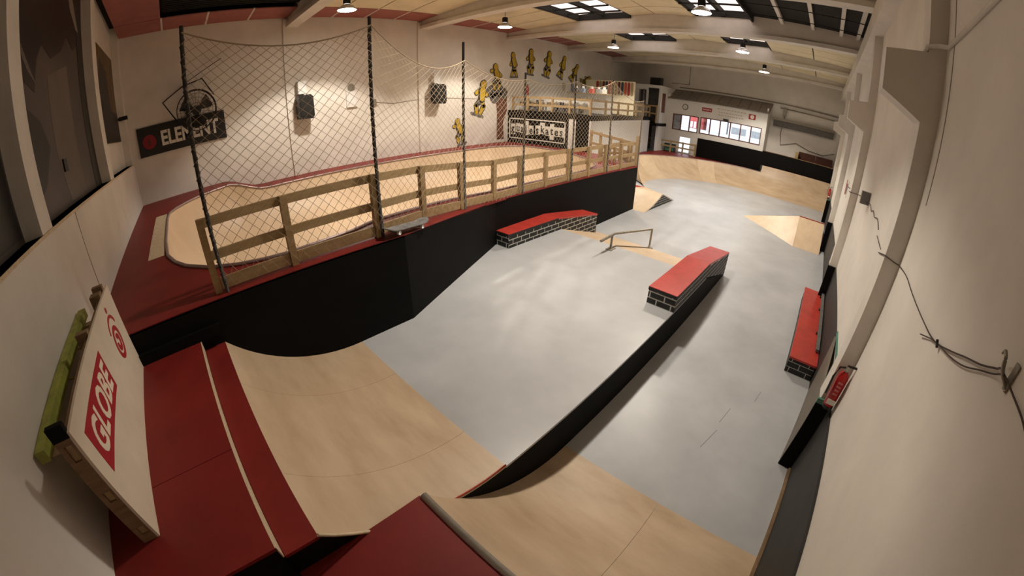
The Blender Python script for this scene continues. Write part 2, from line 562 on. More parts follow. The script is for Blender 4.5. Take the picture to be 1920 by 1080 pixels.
# raised platform (funbox) with the bank at the far end
t = thing('raised_platform', 'raised grey platform with black side wall and plywood bank between two red ledges', 'platform', (-3.2, 5, 0))
YF, YE = 6.87, 8.82
top_poly = [(XS, 1.51), (XS, YF), (-5.3, YF), (-5.24, 5.1), (XP, 2.35), (XP, 1.51)]
prism('platform_top', top_poly, 'z', ZP - .03, ZP, M['grey'], t)
box('side_wall', XS - .04, XS - .002, 1.05, YF, 0, ZP - .031, M['black'], t)
prism('side_wall', [(YF, 0), (YE - .05, 0), (YF, ZP - .031)], 'x', XS - .04, XS - .002, M['black'], t)
prism('side_wall', [(1.05, ZP - .031), (1.51, ZP - .031)] + [(y, z - .021) for y, z in prof[0:6]][::1][1:], 'x', XS - .028, XS - .002, M['black'], t)
for xa, xb in ((-5.3, -4.1), (-4.1, -2.85), (-2.85, XS - .042)):
    prism('bank_sheet', [(YF, ZP), (YE, 0.004), (YE, -.02), (YF, ZP - .03)], 'x', xa + .002, xb - .002, M['ply2'], t)

# two ledges
def ledge(label, x0, x1, y0, yk, y1, zt_, zend, near_front_x=None, inner='R'):
    t = thing('grind_ledge', label, 'ledge', ((x0 + x1) / 2, (y0 + y1) / 2, ZP), 'red-topped brick-painted ledges')
    def zfl(y):
        return ZP if y <= YF else ZP * (YE - y) / (YE - YF)
    poly = [(y0, ZP + .001), (YF, ZP + .001), (y1, zfl(y1) + .002), (y1, zend - .04), (yk, zt_ - .04), (y0, zt_ - .04)]
    prism('body', poly, 'x', x0 + .006, x1 - .006, M['mortar'], t)
    v, f = prismg([(y0 - .01, zt_ - .04), (yk, zt_ - .04), (yk, zt_), (y0 - .01, zt_)], 'x', x0, x1)
    mesh('top_board', v, f, M['redtop'], t)
    prism('top_board', [(yk, zt_ - .04), (y1 + .01, zend - .04), (y1 + .01, zend), (yk, zt_)], 'x', x0, x1, M['redtop'], t)
    box('edge_trim', x0 - .001, x1 + .001, y0 - .014, y0 - .009, zt_ - .055, zt_ - .008, M['blackbrick'], t)
    box('edge_trim', x1 + .0005, x1 + .004, y0, yk, zt_ - .06, zt_ - .012, M['blackbrick'], t)
    # bricks on the +x side and on both ends
    c1 = [(y0, ZP + .002), (YF, ZP + .002), (YF, zt_ - .055), (y0, zt_ - .055)]
    ztk = zt_ - .055
    c2 = [(YF, ZP + .002), (y1, zfl(y1) + .004), (y1, zend - .045), (YF, ztk)]
    brick_face(t, [c1, c2], ((x1 - .006, 0, 0), (0, 1, 0), (0, 0, 1), (1, 0, 0)), .25, .105, .022, M['blackbrick'])
    brick_face(t, [[(-x1 + .006, ZP), (-x0 - .006, ZP), (-x0 - .006, zt_ - .045), (-x1 + .006, zt_ - .045)]],
               ((0, y0, 0), (-1, 0, 0), (0, 0, 1), (0, -1, 0)), .25, .105, .022, M['blackbrick'], off=.06)
    brick_face(t, [[(x0 + .006, zfl(y1)), (x1 - .006, zfl(y1)), (x1 - .006, zend - .045), (x0 + .006, zend - .045)]],
               ((0, y1, 0), (1, 0, 0), (0, 0, 1), (0, 1, 0)), .25, .105, .022, M['blackbrick'])
    return t
ledge('brick-painted ledge with red top on the open right edge of the raised platform', -1.90, -1.42, 5.12, 6.88, 8.70, .865, .575)
ledge('brick-painted ledge with red top against the long black wall', -5.36, -4.88, 5.13, 6.74, 8.43, .88, .64)

# flat-down rail
t = thing('grind_rail', 'square steel grind rail standing between the two red ledges', 'rail', (-3.45, 7.5, ZP))
tube('handrail', [(-3.45, 6.20, .86), (-3.45, 6.75, .885), (-3.45, 8.77, .53)], .026, M['steel_dull'], t, 8)
tube('post', [(-3.45, 6.65, ZP), (-3.45, 6.65, .88)], .024, M['steel_dull'], t, 8)
tube('post', [(-3.45, 8.77, .02), (-3.45, 8.77, .53)], .026, M['steel_dull'], t, 8)
box('foot_plate', -3.52, -3.38, 6.55, 6.75, ZP, ZP + .012, M['steel_dull'], t)
box('foot_plate', -3.52, -3.38, 8.70, 8.84, .002, .035, M['steel_dull'], t)
tube('ground_bar', [(-3.45, 6.72, ZP + .004), (-3.45, 6.87, ZP + .012), (-3.45, 8.74, .045)], .012, M['steel_dull'], t, 6)

# ---------------- bowl platform
ZN, ZF = 1.81, 1.49
EDGE = [(XP, Y0), (XP, 2.35), (-5.22, 5.1), (-5.50, 11.9)]
def edge_x(y):
    for (xa, ya), (xb, yb_) in zip(EDGE, EDGE[1:]):
        if ya <= y <= yb_:
            return xa + (xb - xa) * (y - ya) / (yb_ - ya)
    return EDGE[-1][0]
def plat_z(y):
    if y <= 2.35:
        return ZN
    if y >= 5.1:
        return ZF
    return ZN + (ZF - ZN) * (y - 2.35) / 2.75
bowl = thing('skate_bowl', 'long plywood bowl sunk into a red deck with a tall black side wall', 'ramp', (-8.5, 5, 0))
def rim_pt(x, y, side):
    return (x, y, side)
# rim, counter-clockwise starting at right side near corner ; (x,y,z,outer)
rim = []
def zleft(y):
    s = min(1, max(0, (y - 1.1) / 1.1))
    s = s * s * (3 - 2 * s)
    return ZN + (1.47 - ZN) * s
def addr(x, y, z, ox, oy):
    rim.append(((x, y, z), (ox, oy, z)))
# near corner right
near_r = [(-4.66, 1.43), (-4.63, 1.0), (-4.68, .71), (-4.81, .38), (-5.07, .02), (-5.48, -.29), (-5.82, -.44), (-6.3, -.56)]
right = [(-4.72, 1.9), (-4.88, 2.35), (-5.15, 3.0), (-5.50, 3.9), (-5.75, 4.7), (-5.82, 5.4), (-5.83, 6.4), (-5.84, 7.4), (-5.88, 8.6), (-6.0, 9.6), (-6.3, 10.5), (-6.9, 11.2), (-7.8, 11.7)]
for x, y in reversed(right):
    pass
seq = []
for x, y in right[::-1]:                      # far -> near along the right side
    seq.append((x, y, plat_z(y), edge_x(min(y, 11.9)), y if y < 10.5 else min(11.9, y + (y - 10.5) * .9)))
for x, y in near_r[:4]:
    seq.append((x, y, ZN, XP, y))
seq.append((-5.07, .02, ZN, XP, Y0))
for x, y in near_r[5:]:
    seq.append((x, y, ZN, x, Y0))
for x in (-7.2, -8.4, -9.4):
    seq.append((x, -.6, ZN, x, Y0))
seq += [(-9.9, -.56, ZN, -10.1, Y0), (-10.3, -.40, ZN, -11.2, Y0), (-10.75, -.08, ZN, XW, Y0), (-11.1, .25, ZN, XW, .0), (-11.4, .75, ZN, XW, .7)]
for y in (1.15, 1.4, 1.7, 2.0, 2.3, 3.4, 4.6, 5.8, 7.0, 8.2, 9.4, 10.4):
    seq.append((-11.62 + .012 * y, y, zleft(y), XW, y))
seq += [(-11.45, 11.2, 1.47, XW, 11.4), (-11.2, 11.8, 1.47, XW, 13.0), (-10.6, 12.2, 1.48, -10.6, 13.0), (-9.6, 12.25, 1.48, -9.6, 13.0), (-8.7, 12.05, 1.48, -8.7, 13.0)]
seq.append((-8.2, 11.9, 1.485, -7.6, 13.0))
N = len(seq)
V = []
for x, y, z, ox, oy in seq:
    V.append((x, y, z)); V.append((ox, oy, z))
for x, y, z, ox, oy in seq:
    V.append((x, y, z - .03)); V.append((ox, oy, z - .03))
F = []
for i in range(N):
    j = (i + 1) % N
    F.append((2 * i, 2 * j, 2 * j + 1, 2 * i + 1))
    F.append((2 * N + 2 * i, 2 * N + 2 * i + 1, 2 * N + 2 * j + 1, 2 * N + 2 * j))
    F.append((2 * i, 2 * N + 2 * i, 2 * N + 2 * j, 2 * j))
    F.append((2 * i + 1, 2 * j + 1, 2 * N + 2 * j + 1, 2 * N + 2 * i + 1))
mesh('deck_top', V, F, M['red'], bowl)
# bowl surface: rings stepping inwards
pts = [Vector((s[0], s[1], 0)) for s in seq]
SA, SB = Vector((-8.1, 1.9, 0)), Vector((-8.6, 9.6, 0))
nrm = []
spine = []
for q in pts:
    u = max(0, min(1, (q - SA).dot(SB - SA) / (SB - SA).length_squared))
    spine.append(SA + (SB - SA) * u)
    nrm.append((spine[-1] - q).normalized())
RB, ZB = 1.55, 0.40
K = 12
V = []
for i in range(N):
    hgt = seq[i][2] - ZB
    a1 = math.acos(max(-1, 1 - hgt / RB))
    for k in range(K + 1):
        a = a1 * (1 - k / K)
        off = RB * math.sin(a1) - RB * math.sin(a)
        q = pts[i] + nrm[i] * off
        V.append((q.x, q.y, ZB + RB - RB * math.cos(a)))
nb_ = len(V)
V += [(q.x, q.y, ZB) for q in spine]
F = []
for i in range(N):
    j = (i + 1) % N
    for k in range(K):
        F.append((i * (K + 1) + k, i * (K + 1) + k + 1, j * (K + 1) + k + 1, j * (K + 1) + k))
    F.append((i * (K + 1) + K, nb_ + i, nb_ + j, j * (K + 1) + K))
bs = mesh('bowl_surface', V, F, M['plybowl'], bowl, smooth=True)
M['coping'] = mat('bowl_coping', (0.33, 0.25, 0.24), 0.4, metal=0.5)
tube('coping', [(s[0], s[1], s[2] + .012) for s in seq], .028, M['coping'], bowl, 8, closed=True)
# black side walls and red edge
for (xa, ya), (xb, yb_) in zip(EDGE, EDGE[1:]):
    n = Vector((yb_ - ya, -(xb - xa), 0)).normalized()
    z0a, z1a = plat_z(ya) - .012, plat_z(yb_) - .012
    a, b = Vector((xa, ya, 0)), Vector((xb, yb_, 0))
    V = [a, b, b - n * .03, a - n * .03]
    V = [tuple(q) for q in V] + [(q.x, q.y, z) for q, z in zip(V, (z0a, z1a, z1a, z0a))]
    F = [(0, 1, 5, 4), (1, 2, 6, 5), (2, 3, 7, 6), (3, 0, 4, 7), (4, 5, 6, 7), (3, 2, 1, 0)]
    mesh('side_wall', V, F, M['black'], bowl)
box('side_wall', -7.6, -5.5, 11.88, 11.9, 0, ZF - .012, M['black'], bowl)
box('side_wall', -7.6, -7.55, 11.9, 13.0, 0, ZF - .012, M['black'], bowl)
box('base_ledge', XP, XP + .05, Y0, -.08, 1.45, 1.565, M['black'], bowl)
box('drain_mat', -9.92, -6.42, -.90, -.63, ZN + .001, ZN + .008, M['plyedge'], bowl)

#@@REST
# ------------------------------------------------------------------ fence along the bowl platform
posts = [(-4.20, .03), (-4.22, .95), (-4.25, 2.08), (-4.60, 3.02), (-4.92, 4.0), (-5.27, 5.1), (-5.33, 5.9), (-5.37, 6.8), (-5.42, 7.75),
         (-5.46, 8.72), (-5.50, 9.66), (-5.53, 10.66), (-5.56, 11.80)]
FH = .80
def pz(y):
    return plat_z(y)
fence = thing('timber_fence', 'long pine post and rail fence along the top of the black wall', 'fence', (-4.9, 5.5, 1.5))
for i, (x, y) in enumerate(posts):
    hh = FH if i < len(posts) - 1 else 1.0
    box('post', x - .04, x + .04, y - .04, y + .04, pz(y) - (0 if i == 0 else .0), pz(y) + hh, M['pine'], fence)
for (xa, ya), (xb, yb_) in zip(posts, posts[1:]):
    for hh, w, th in ((FH - .06, .10, .035), (FH * .48, .10, .035), (.085, .13, .03)):
        d = Vector((xb - xa, yb_ - ya, 0)).normalized()
        n = Vector((d.y, -d.x, 0)) * (.062 if hh > .1 else .0)
        a = Vector((xa, ya, pz(ya) + hh)) - n + (d * .05 if hh < .1 else d * 0)
        b = Vector((xb, yb_, pz(yb_) + hh)) - n - (d * .05 if hh < .1 else d * 0)
        bar('kick_board' if hh < .1 else 'rail', a, b, th, w, M['pine'], fence)

# poles and safety net
poles = [(-4.13, .12, 4.45, 4.38), (-4.20, 2.12, 4.47, 4.36), (-4.88, 4.05, 4.36, 4.06), (-5.27, 5.94, 3.98, 3.84), (-5.36, 7.80, 4.08, 3.92), (-5.44, 9.71, 4.11, 4.08), (-5.50, 11.85, 4.05, 3.66)]
plabels = ['leaning dark net pole nearest the near wall, at the first fence post', 'tall dark net pole by the skateboard', 'dark net pole third along the fence with cord lacing',
           'dark net pole crossing the brown mural', 'net pole between the two halves of the shop railing', 'net pole in front of the white mezzanine wall', 'last net pole at the far corner of the black wall']
M['pole'] = mat('dark_pole', (0.035, 0.03, 0.026), 0.55, 0.3, 20)
M['lace'] = mat('pale_lacing_cord', (0.17, 0.15, 0.12), 0.8)
for (x, y, zt_, za), lb in zip(poles, plabels):
    t = thing('net_pole', lb, 'pole', (x, y, pz(y)), 'dark poles holding the net')
    tube('tube', [(x, y, pz(y)), (x, y, zt_)], .021, M['pole'], t, 10)
    zs = pz(y) + .1
    sp = []
    n = int((za - zs) / .02)
    for k in range(n):
        a = k * .9
        sp.append((x + .026 * math.cos(a), y + .026 * math.sin(a), zs + k * .02))
    tube('lacing', sp, .0045, M['lace'], t, 4)
net = thing('safety_net', 'pale knotted safety net sagging between the dark poles', 'net', (-4.9, 6, 1.6))
sags = [.22, .20, .14, .10, .16, .22]
for i in range(6):
    xa, ya, _, za = poles[i]
    xb, yb_, _, zb = poles[i + 1]
    L = math.hypot(xb - xa, yb_ - ya)
    nu, nv = max(8, int(round(L / .125))), 20
    def P(u, v):
        u = min(1, max(0, u)); v = min(1, max(0, v))
        x, y = xa + (xb - xa) * u, ya + (yb_ - ya) * u
        zb0 = pz(y) + .05
        zt_ = za + (zb - za) * u - sags[i] * 4 * u * (1 - u) - (.10 if i == 1 else 0) * math.sin(PI * u)
        bulge = .10 * math.sin(PI * v) * math.sin(PI * u)
        vv = v ** 0.82 if v > 0 else 0
        return (x + .035 + bulge, y, zb0 + (zt_ - zb0) * vv)
    V, F = [], []
    lines = []
    for k in range(-nv, nu + 1):
        l1 = [(k + j, j) for j in range(nv + 1) if 0 <= k + j <= nu]
        l2 = [(k + nv - j, j) for j in range(nv + 1) if 0 <= k + nv - j <= nu]
        lines += [l for l in (l1, l2) if len(l) > 1]
    for l in lines:
        v, f = tubeg([P(a / nu, b / nv) for a, b in l], .0028, 3)
        k0 = len(V)
        V += v
        F += [tuple(q + k0 for q in ff) for ff in f]
    v, f = tubeg([P(k / 16, 1) for k in range(17)], .008, 4)
    k0 = len(V); V += v; F += [tuple(q + k0 for q in ff) for ff in f]
    mesh('net_panel', V, F, M['twine'], net)

# skateboard lying upside on the platform edge
t = thing('skateboard', 'grey worn skateboard lying on the red corner of the platform edge', 'skateboard', (-4.20, 2.45, 1.80))
d = Vector((-.16, .70, 0)).normalized(); s = Vector((d.y, -d.x, 0))
c0 = Vector((-4.18, 2.46, 1.865))
V = []; nb = 16
outl = []
for k in range(-8, 9):
    u = k / 8 * .40
    w = .10 if abs(u) < .30 else .10 * math.sqrt(max(0, 1 - ((abs(u) - .30) / .101) ** 2))
    lift = 0 if abs(u) < .27 else (abs(u) - .27) * .35
    outl.append((u, w, lift))
for zoff in (0, .012):
    for u, w, l in outl:
        for sg in (-1, 1):
            V.append(tuple(c0 + d * u + s * (w * sg) + Vector((0, 0, l + zoff + (-.10 * u)))))
n2 = len(outl) * 2
F = []
for k in range(len(outl) - 1):
    a = 2 * k
    F += [(a, a + 1, a + 3, a + 2), (n2 + a, n2 + a + 2, n2 + a + 3, n2 + a + 1), (a, a + 2, n2 + a + 2, n2 + a), (a + 1, n2 + a + 1, n2 + a + 3, a + 3)]
M['griptape'] = mat('grey_worn_grip', (0.20, 0.195, 0.19), 0.85, 0.5, 14)
mesh('deck', V, F, M['griptape'], t)
for u in (-.21, .21):
    p = c0 + d * u + Vector((0, 0, -.10 * u - .03))
    bar('truck', p - s * .07, p + s * .07, .03, .025, M['steel'], t)
    for sg in (-1, 1):
        q = p + s * (.085 * sg)
        tube('wheel', [tuple(q - s * .016), tuple(q + s * .016)], .026, M['white'], t, 10)

# ------------------------------------------------------------------ leaning panel with logo and green plank
M['panelwhite'] = mat('bare_birch_panel', (0.66, 0.57, 0.45), 0.55, 0.10, 3, 0.02, 30)
M['logored'] = mat('logo_red', (0.36, 0.022, 0.03), 0.5, 0.1, 6)
M['cream'] = mat('logo_cream', (0.74, 0.64, 0.50), 0.6)
gl = thing('ramp_box', 'upended wooden ramp box with white face and red lettering leaning on the near wall', 'box', (-2.95, -1.1, 1.45))
gx0, gx1, gy, gz0, gz1 = -4.03, -1.88, -1.035, 1.45, 2.36
box('face_panel', gx0, gx1, gy - .02, gy, gz0, gz1, M['panelwhite'], gl)
box('bottom_plank', gx0 + .02, gx1 - .04, gy - .12, gy - .021, gz0, gz0 + .035, M['pine_dark'], gl)
box('top_plank', gx0 + .02, gx1 - .04, gy - .06, gy - .021, gz1 - .06, gz1 - .02, M['pine_dark'], gl)
# end board with slots, made of rails around three holes
ey0, ey1 = gy - .125, gy - .021
sl = [(1.52, 1.59), (1.85, 1.93), (2.18, 2.29)]
parts = [bxg(gx1 - .04, gx1, ey0, ey0 + .035, gz0, gz1 - .03), bxg(gx1 - .04, gx1, ey0 + .085, ey1, gz0, gz1 - .03)]
zz = gz0
for a, b in sl:
    parts.append(bxg(gx1 - .04, gx1, ey0 + .035, ey0 + .085, zz, a)); zz = b
parts.append(bxg(gx1 - .04, gx1, ey0 + .035, ey0 + .085, zz, gz1 - .03))
mesh('end_board', *join(*parts), M['pine_dark'], gl)
for a, b in sl:
    box('slot_tenon', gx1 - .035, gx1 - .012, ey0 + .036, ey0 + .084, a + .001, b - .001, M['pine'], gl)
box('corner_block', gx1 - .03, gx1 + .004, ey0 - .002, ey1 + .004, gz1 - .03, gz1 + .06, M['black'], gl)
for x in (-3.0, -3.9):
    box('stud', x - .03, x + .03, ey0, ey1, gz0 + .036, gz1 + (.05 if x < -3.5 else .03), M['pine_dark'], gl)
box('stud', -3.80, -3.70, ey0, ey1, gz1 - .3, gz1 + .03, M['pine_dark'], gl)
box('logo_field', -2.95, -2.02, gy, gy + .003, 1.925, 2.235, M['logored'], gl)
textmesh('lettering', 'GLOBE', .285, M['cream'], gl, (-2.075, gy + .004, 1.985), (-1, 0, 0), (0, 0, 1), .001, .008, .12, 0.92)
def ring(name, cx, cz, r0, r1, a0, a1, y, m, parent, t_=.003, n=28):
    V, F = [], []
    for k in range(n + 1):
        a = a0 + (a1 - a0) * k / n
        for r in (r0, r1):
            for yy in (y, y + t_):
                V.append((cx + r * math.cos(a), yy, cz + r * math.sin(a)))
    for k in range(n):
        b = 4 * k
        F += [(b + 1, b + 3, b + 7, b + 5), (b, b + 4, b + 6, b + 2), (b, b + 1, b + 5, b + 4), (b + 2, b + 6, b + 7, b + 3)]
    F += [(0, 2, 3, 1), (4 * n, 4 * n + 1, 4 * n + 3, 4 * n + 2)]
    return mesh(name, V, F, m, parent)
ring('logo_ring', -3.60, 1.965, .105, .150, 0, 2 * PI, gy, M['logored'], gl)
ring('logo_ring', -3.60, 1.965, .030, .080, .35 * PI, 2.1 * PI, gy, M['logored'], gl)
ring('logo_arc', -3.60, 2.02, .165, .195, .15 * PI, .85 * PI, gy, M['logored'], gl)
ring('logo_dot', -3.62, 2.262, .0, .028, 0, 2 * PI, gy, M['logored'], gl, n=14)
M['limegreen'] = mat('lime_green_paint', (0.32, 0.35, 0.07), 0.6, 0.35, 8, 0.05, 40)
t = thing('green_plank', 'lime green painted timber lying behind the leaning ramp box against the near wall', 'timber', (-3.0, -1.32, 2.17))
bar('beam', (-4.0, -1.37, 2.20), (-2.03, -1.37, 2.20), .075, .08, M['limegreen'], t)
for x in (-3.35, -2.9):
    tube('hook', [(x, -1.36, 2.16), (x, -1.26, 2.13), (x, -1.17, 2.10)], .008, M['limegreen'], t, 6)
box('bracket', -2.2, -2.12, -1.428, -1.17, 2.12, 2.155, M['plyedge'], t)
box('bracket', -3.85, -3.77, -1.428, -1.17, 2.12, 2.155, M['plyedge'], t)

# ------------------------------------------------------------------ posters in the recessed bays of the near wall
M['poster_dark'] = mat('poster_grey_print', (0.085, 0.066, 0.055), 0.45, 0.0, .9, color2=(0.045, 0.036, 0.034), detail=2)
M['poster_black'] = mat('poster_black_print', (0.012, 0.010, 0.010), 0.45, 0.4, 3)
M['poster_mid'] = mat('poster_brown_print', (0.12, 0.095, 0.078), 0.45, 0.15, 2)
M['poster_gold'] = mat('poster_gold_print', (0.16, 0.09, 0.022), 0.45, 0.0, 1.2, color2=(0.055, 0.026, 0.012), stretch=(3, 1, .8))
M['poster_pale'] = mat('poster_pale_print', (0.22, 0.19, 0.165), 0.5, 0.3, 20)
yq = Y0 - .188
t = thing('poster', 'huge photo print of a dark jacket between two pillars of the near wall', 'poster', (-6.2, yq, 3.0))
box('print', -8.23, -4.25, yq, yq + .006, 3.0, 6.40, M['poster_dark'], t)
def flat(name, poly, y, m, parent, th=.002):
    prism(name, poly, 'y', y, y + th, m, parent)
flat('jacket', [(-4.26, 6.38), (-4.26, 4.65), (-4.75, 4.45), (-5.15, 4.35), (-5.35, 4.75), (-5.6, 4.95), (-6.0, 4.85), (-6.6, 5.05), (-7.0, 5.35), (-7.4, 5.2), (-7.9, 5.4), (-8.2, 5.45), (-8.2, 6.38)][::-1], yq + .006, M['poster_black'], t)
flat('shade', [(-4.26, 4.3), (-4.26, 3.1), (-5.0, 3.35), (-5.45, 3.75), (-5.2, 4.05)][::-1], yq + .006, M['poster_black'], t)
flat('pale_area', [(-6.9, 3.02), (-5.9, 3.05), (-5.7, 3.7), (-5.75, 4.6), (-6.9, 4.9)], yq + .006, M['poster_mid'], t)
for k in range(4):
    bar('jacket_seam', (-4.5 - .09 * k, yq + .009, 4.95 - .04 * k), (-5.0 - .07 * k, yq + .009, 4.55 - .03 * k), .002, .012, M['poster_pale'], t)
flat('print_pattern', [(-7.3, 6.3), (-6.9, 6.5), (-7.3, 5.85), (-8.1, 5.4)], yq + .008, M['poster_pale'], t)
box('switch_box', -6.02, -5.85, yq + .006, yq + .03, 3.42, 3.58, M['poster_black'], t)
flat('dark_edge', [(-8.22, 3.0), (-7.7, 3.0), (-7.75, 5.6), (-8.22, 5.6)], yq + .010, M['poster_black'], t)
t = thing('poster', 'tall brown and gold photo print in the far corner bay of the near wall', 'poster', (-10.2, yq, 3.67))
box('print', -11.85, -8.70, yq, yq + .05, 3.68, 5.78, M['poster_gold'], t)
box('dark_band', -11.84, -8.72, yq + .05, yq + .053, 3.69, 4.4, M['poster_black'], t)
flat('figure', [(-10.9, 4.4), (-9.6, 4.4), (-9.5, 5.0), (-9.9, 5.5), (-10.7, 5.3)], yq + .05, M['poster_black'], t)
t = thing('poster', 'dark photo print at the left picture edge beside the first concrete pillar', 'poster', (-1.9, yq, 3.0))
box('print', -3.89, .19, yq, yq + .006, 3.0, 6.40, M['poster_dark'], t)
flat('figure', [(-3.85, 3.05), (-2.6, 3.05), (-2.9, 4.2), (-3.3, 4.6), (-3.85, 4.4)], yq + .006, M['poster_black'], t)
flat('pale_area', [(-3.8, 4.6), (-3.2, 4.7), (-3.0, 6.0), (-3.8, 6.2)], yq + .008, M['poster_mid'], t)
# small wall lamp beside the corner poster
t = thing('camera_bracket', 'small dark security camera on the near wall beside the gold poster', 'camera', (-11.95, Y0 - .18, 4.2))
box('body', -12.05, -11.9, Y0 - .12, Y0 + .12, 4.2, 4.3, M['plastic'], t)
box('arm', -12.0, -11.95, Y0 - .19, Y0 - .11, 4.22, 4.28, M['plastic'], t)

# ------------------------------------------------------------------ left wall: sign, fan, speakers
M['signblack'] = mat('sign_black', (0.014, 0.013, 0.013), 0.45)
M['signwhite'] = mat('sign_white', (0.70, 0.68, 0.62), 0.5)
t = thing('sign_board', 'black sign board with white capitals and a red round emblem below the fan', 'sign', (XW, .1, 3.1))
box('board', XW + .002, XW + .05, -1.19, 1.41, 3.09, 3.90, M['signblack'], t)
textmesh('lettering', 'ELEMENT', .56, M['signwhite'], t, (XW + .052, -.52, 3.30), (0, 1, 0), (0, 0, 1), .002, .018, 0, .74)
def disc_x(name, x, cy, cz, r, m, parent, n=24, t_=.004, r0=0.0):
    V, F = [], []
    for k in range(n):
        a = 2 * PI * k / n
        V += [(x, cy + r * math.cos(a), cz + r * math.sin(a)), (x + t_, cy + r * math.cos(a), cz + r * math.sin(a))]
    F = [tuple(2 * k + 1 for k in range(n)), tuple(2 * k for k in range(n - 1, -1, -1))]
    F += [(2 * k, (2 * k + 2) % (2 * n), (2 * k + 3) % (2 * n), 2 * k + 1) for k in range(n)]
    return mesh(name, V, F, m, parent)
M['emblem'] = mat('emblem_red', (0.22, 0.012, 0.02), 0.5)
disc_x('emblem', XW + .05, -.86, 3.47, .20, M['emblem'], t)
for dz_ in (.0, .07, -.07):
    box('emblem_mark', XW + .054, XW + .057, -.90 + abs(dz_) * .3, -.82 - abs(dz_) * .3, 3.45 + dz_, 3.49 + dz_, M['signblack'], t)

t = thing('drum_fan', 'big black drum fan on a bent tube bracket above the black sign', 'fan', (XW, .57, 4.05))
fx, fy, fz, fr = XW + .42, .60, 4.02, .56
M['fanblack'] = mat('fan_black', (0.016, 0.015, 0.014), 0.45)
for xx in (fx - .13, fx, fx + .13):
    tube('guard_ring', [(xx, fy + fr * math.cos(2 * PI * k / 28), fz + fr * math.sin(2 * PI * k / 28)) for k in range(28)], .014, M['fanblack'], t, 5, True)
for rr in (.2, .35, .46):
    tube('guard_ring', [(fx + .14, fy + rr * math.cos(2 * PI * k / 24), fz + rr * math.sin(2 * PI * k / 24)) for k in range(24)], .005, M['fanblack'], t, 4, True)
for k in range(24):
    a = 2 * PI * k / 24
    tube('guard_wire', [(fx + .15, fy + .08 * math.cos(a), fz + .08 * math.sin(a)), (fx + .13, fy + fr * math.cos(a), fz + fr * math.sin(a))], .004, M['fanblack'], t, 4)
V, F = prismg([(fy + .13 * math.cos(2 * PI * k / 16), fz + .13 * math.sin(2 * PI * k / 16)) for k in range(16)], 'x', fx - .2, fx + .10)
mesh('motor', V, F, M['fanblack'], t)
for k in range(3):
    a0 = 2 * PI * k / 3 + .5
    V = []
    for rr, wa, tw in ((.10, .5, .05), (.30, .62, .07), (.50, .55, .06)):
        for sg in (-1, 1):
            a = a0 + sg * wa * .75
            for dx in (0, .006):
                V.append((fx + sg * tw + dx, fy + rr * math.cos(a), fz + rr * math.sin(a)))
    F = []
    for b in (0, 4):
        F += [(b, b + 2, b + 6, b + 4), (b + 1, b + 5, b + 7, b + 3), (b, b + 4, b + 5, b + 1), (b + 2, b + 3, b + 7, b + 6)]
    F += [(0, 1, 3, 2), (8, 10, 11, 9)]
    mesh('blade', V, F, M['fanblack'], t)
tube('bracket', [(XW + .3, fy - .60, fz - .15), (XW + .3, fy - .92, fz + .40), (XW + .25, fy - .35, fz + .72), (XW + .25, fy + .25, fz + .86), (XW + .3, fy + .55, fz + .35)], .022, M['fanblack'], t, 6)
tube('bracket', [(XW, fy - .3, fz + .74), (XW + .25, fy - .3, fz + .74)], .03, M['fanblack'], t, 6)
tube('bracket', [(XW, fy - .3, fz), (fx - .2, fy, fz)], .035, M['fanblack'], t, 6)
tube('stay_rod', [(XW + .25, fy - .25, fz + .80), (XW + .2, fy + .85, fz + 1.35)], .010, M['fanblack'], t, 5)

def speaker(y, z, label):
    t = thing('loudspeaker', label, 'speaker', (XW, y, z), 'black speakers on the left wall')
    box('bracket', XW, XW + .22, y - .16, y + .10, z + .40, z + .80, M['white'], t)
    tube('arm', [(XW + .05, y, z + .5), (XW + .25, y, z + .3)], .02, M['steel'], t, 6)
    prism('cabinet', [(y - .24, z - .38), (y + .20, z - .40), (y + .26, z - .30), (y + .25, z + .28), (y + .17, z + .36), (y - .22, z + .34)], 'x', XW + .10, XW + .42, M['plastic'], t)
    box('grille', XW + .42, XW + .432, y - .18, y + .18, z - .30, z + .27, M['dark'], t)
speaker(3.88, 3.60, 'black wall speaker between the fan and the tall net pole')
speaker(9.03, 3.68, 'black wall speaker above the lowest yellow figure')
# conduit and junction box on the left wall
t = thing('sagging_cable', 'thin sagging cable with a small dark box running along the left wall', 'cable', (XW, 8.5, 3.4))
tube('cable', [(XW + .012, 6.4, 3.50), (XW + .012, 7.2, 3.40), (XW + .012, 8.2, 3.48), (XW + .012, 9.6, 3.50), (XW + .012, 11.6, 3.42)], .010, M['steel_dull'], t, 5)
box('junction_box', XW, XW + .07, 6.28, 6.50, 3.38, 3.60, M['steel_dull'], t)
t = thing('switch_box', 'pale switch box with round dial on the left wall behind the tall pole', 'box', (XW, 5.6, 3.6))
box('case', XW, XW + .08, 5.4, 5.75, 3.40, 3.95, M['white'], t)
disc_x('dial', XW + .08, 5.58, 4.06, .13, M['steel_dull'], t)

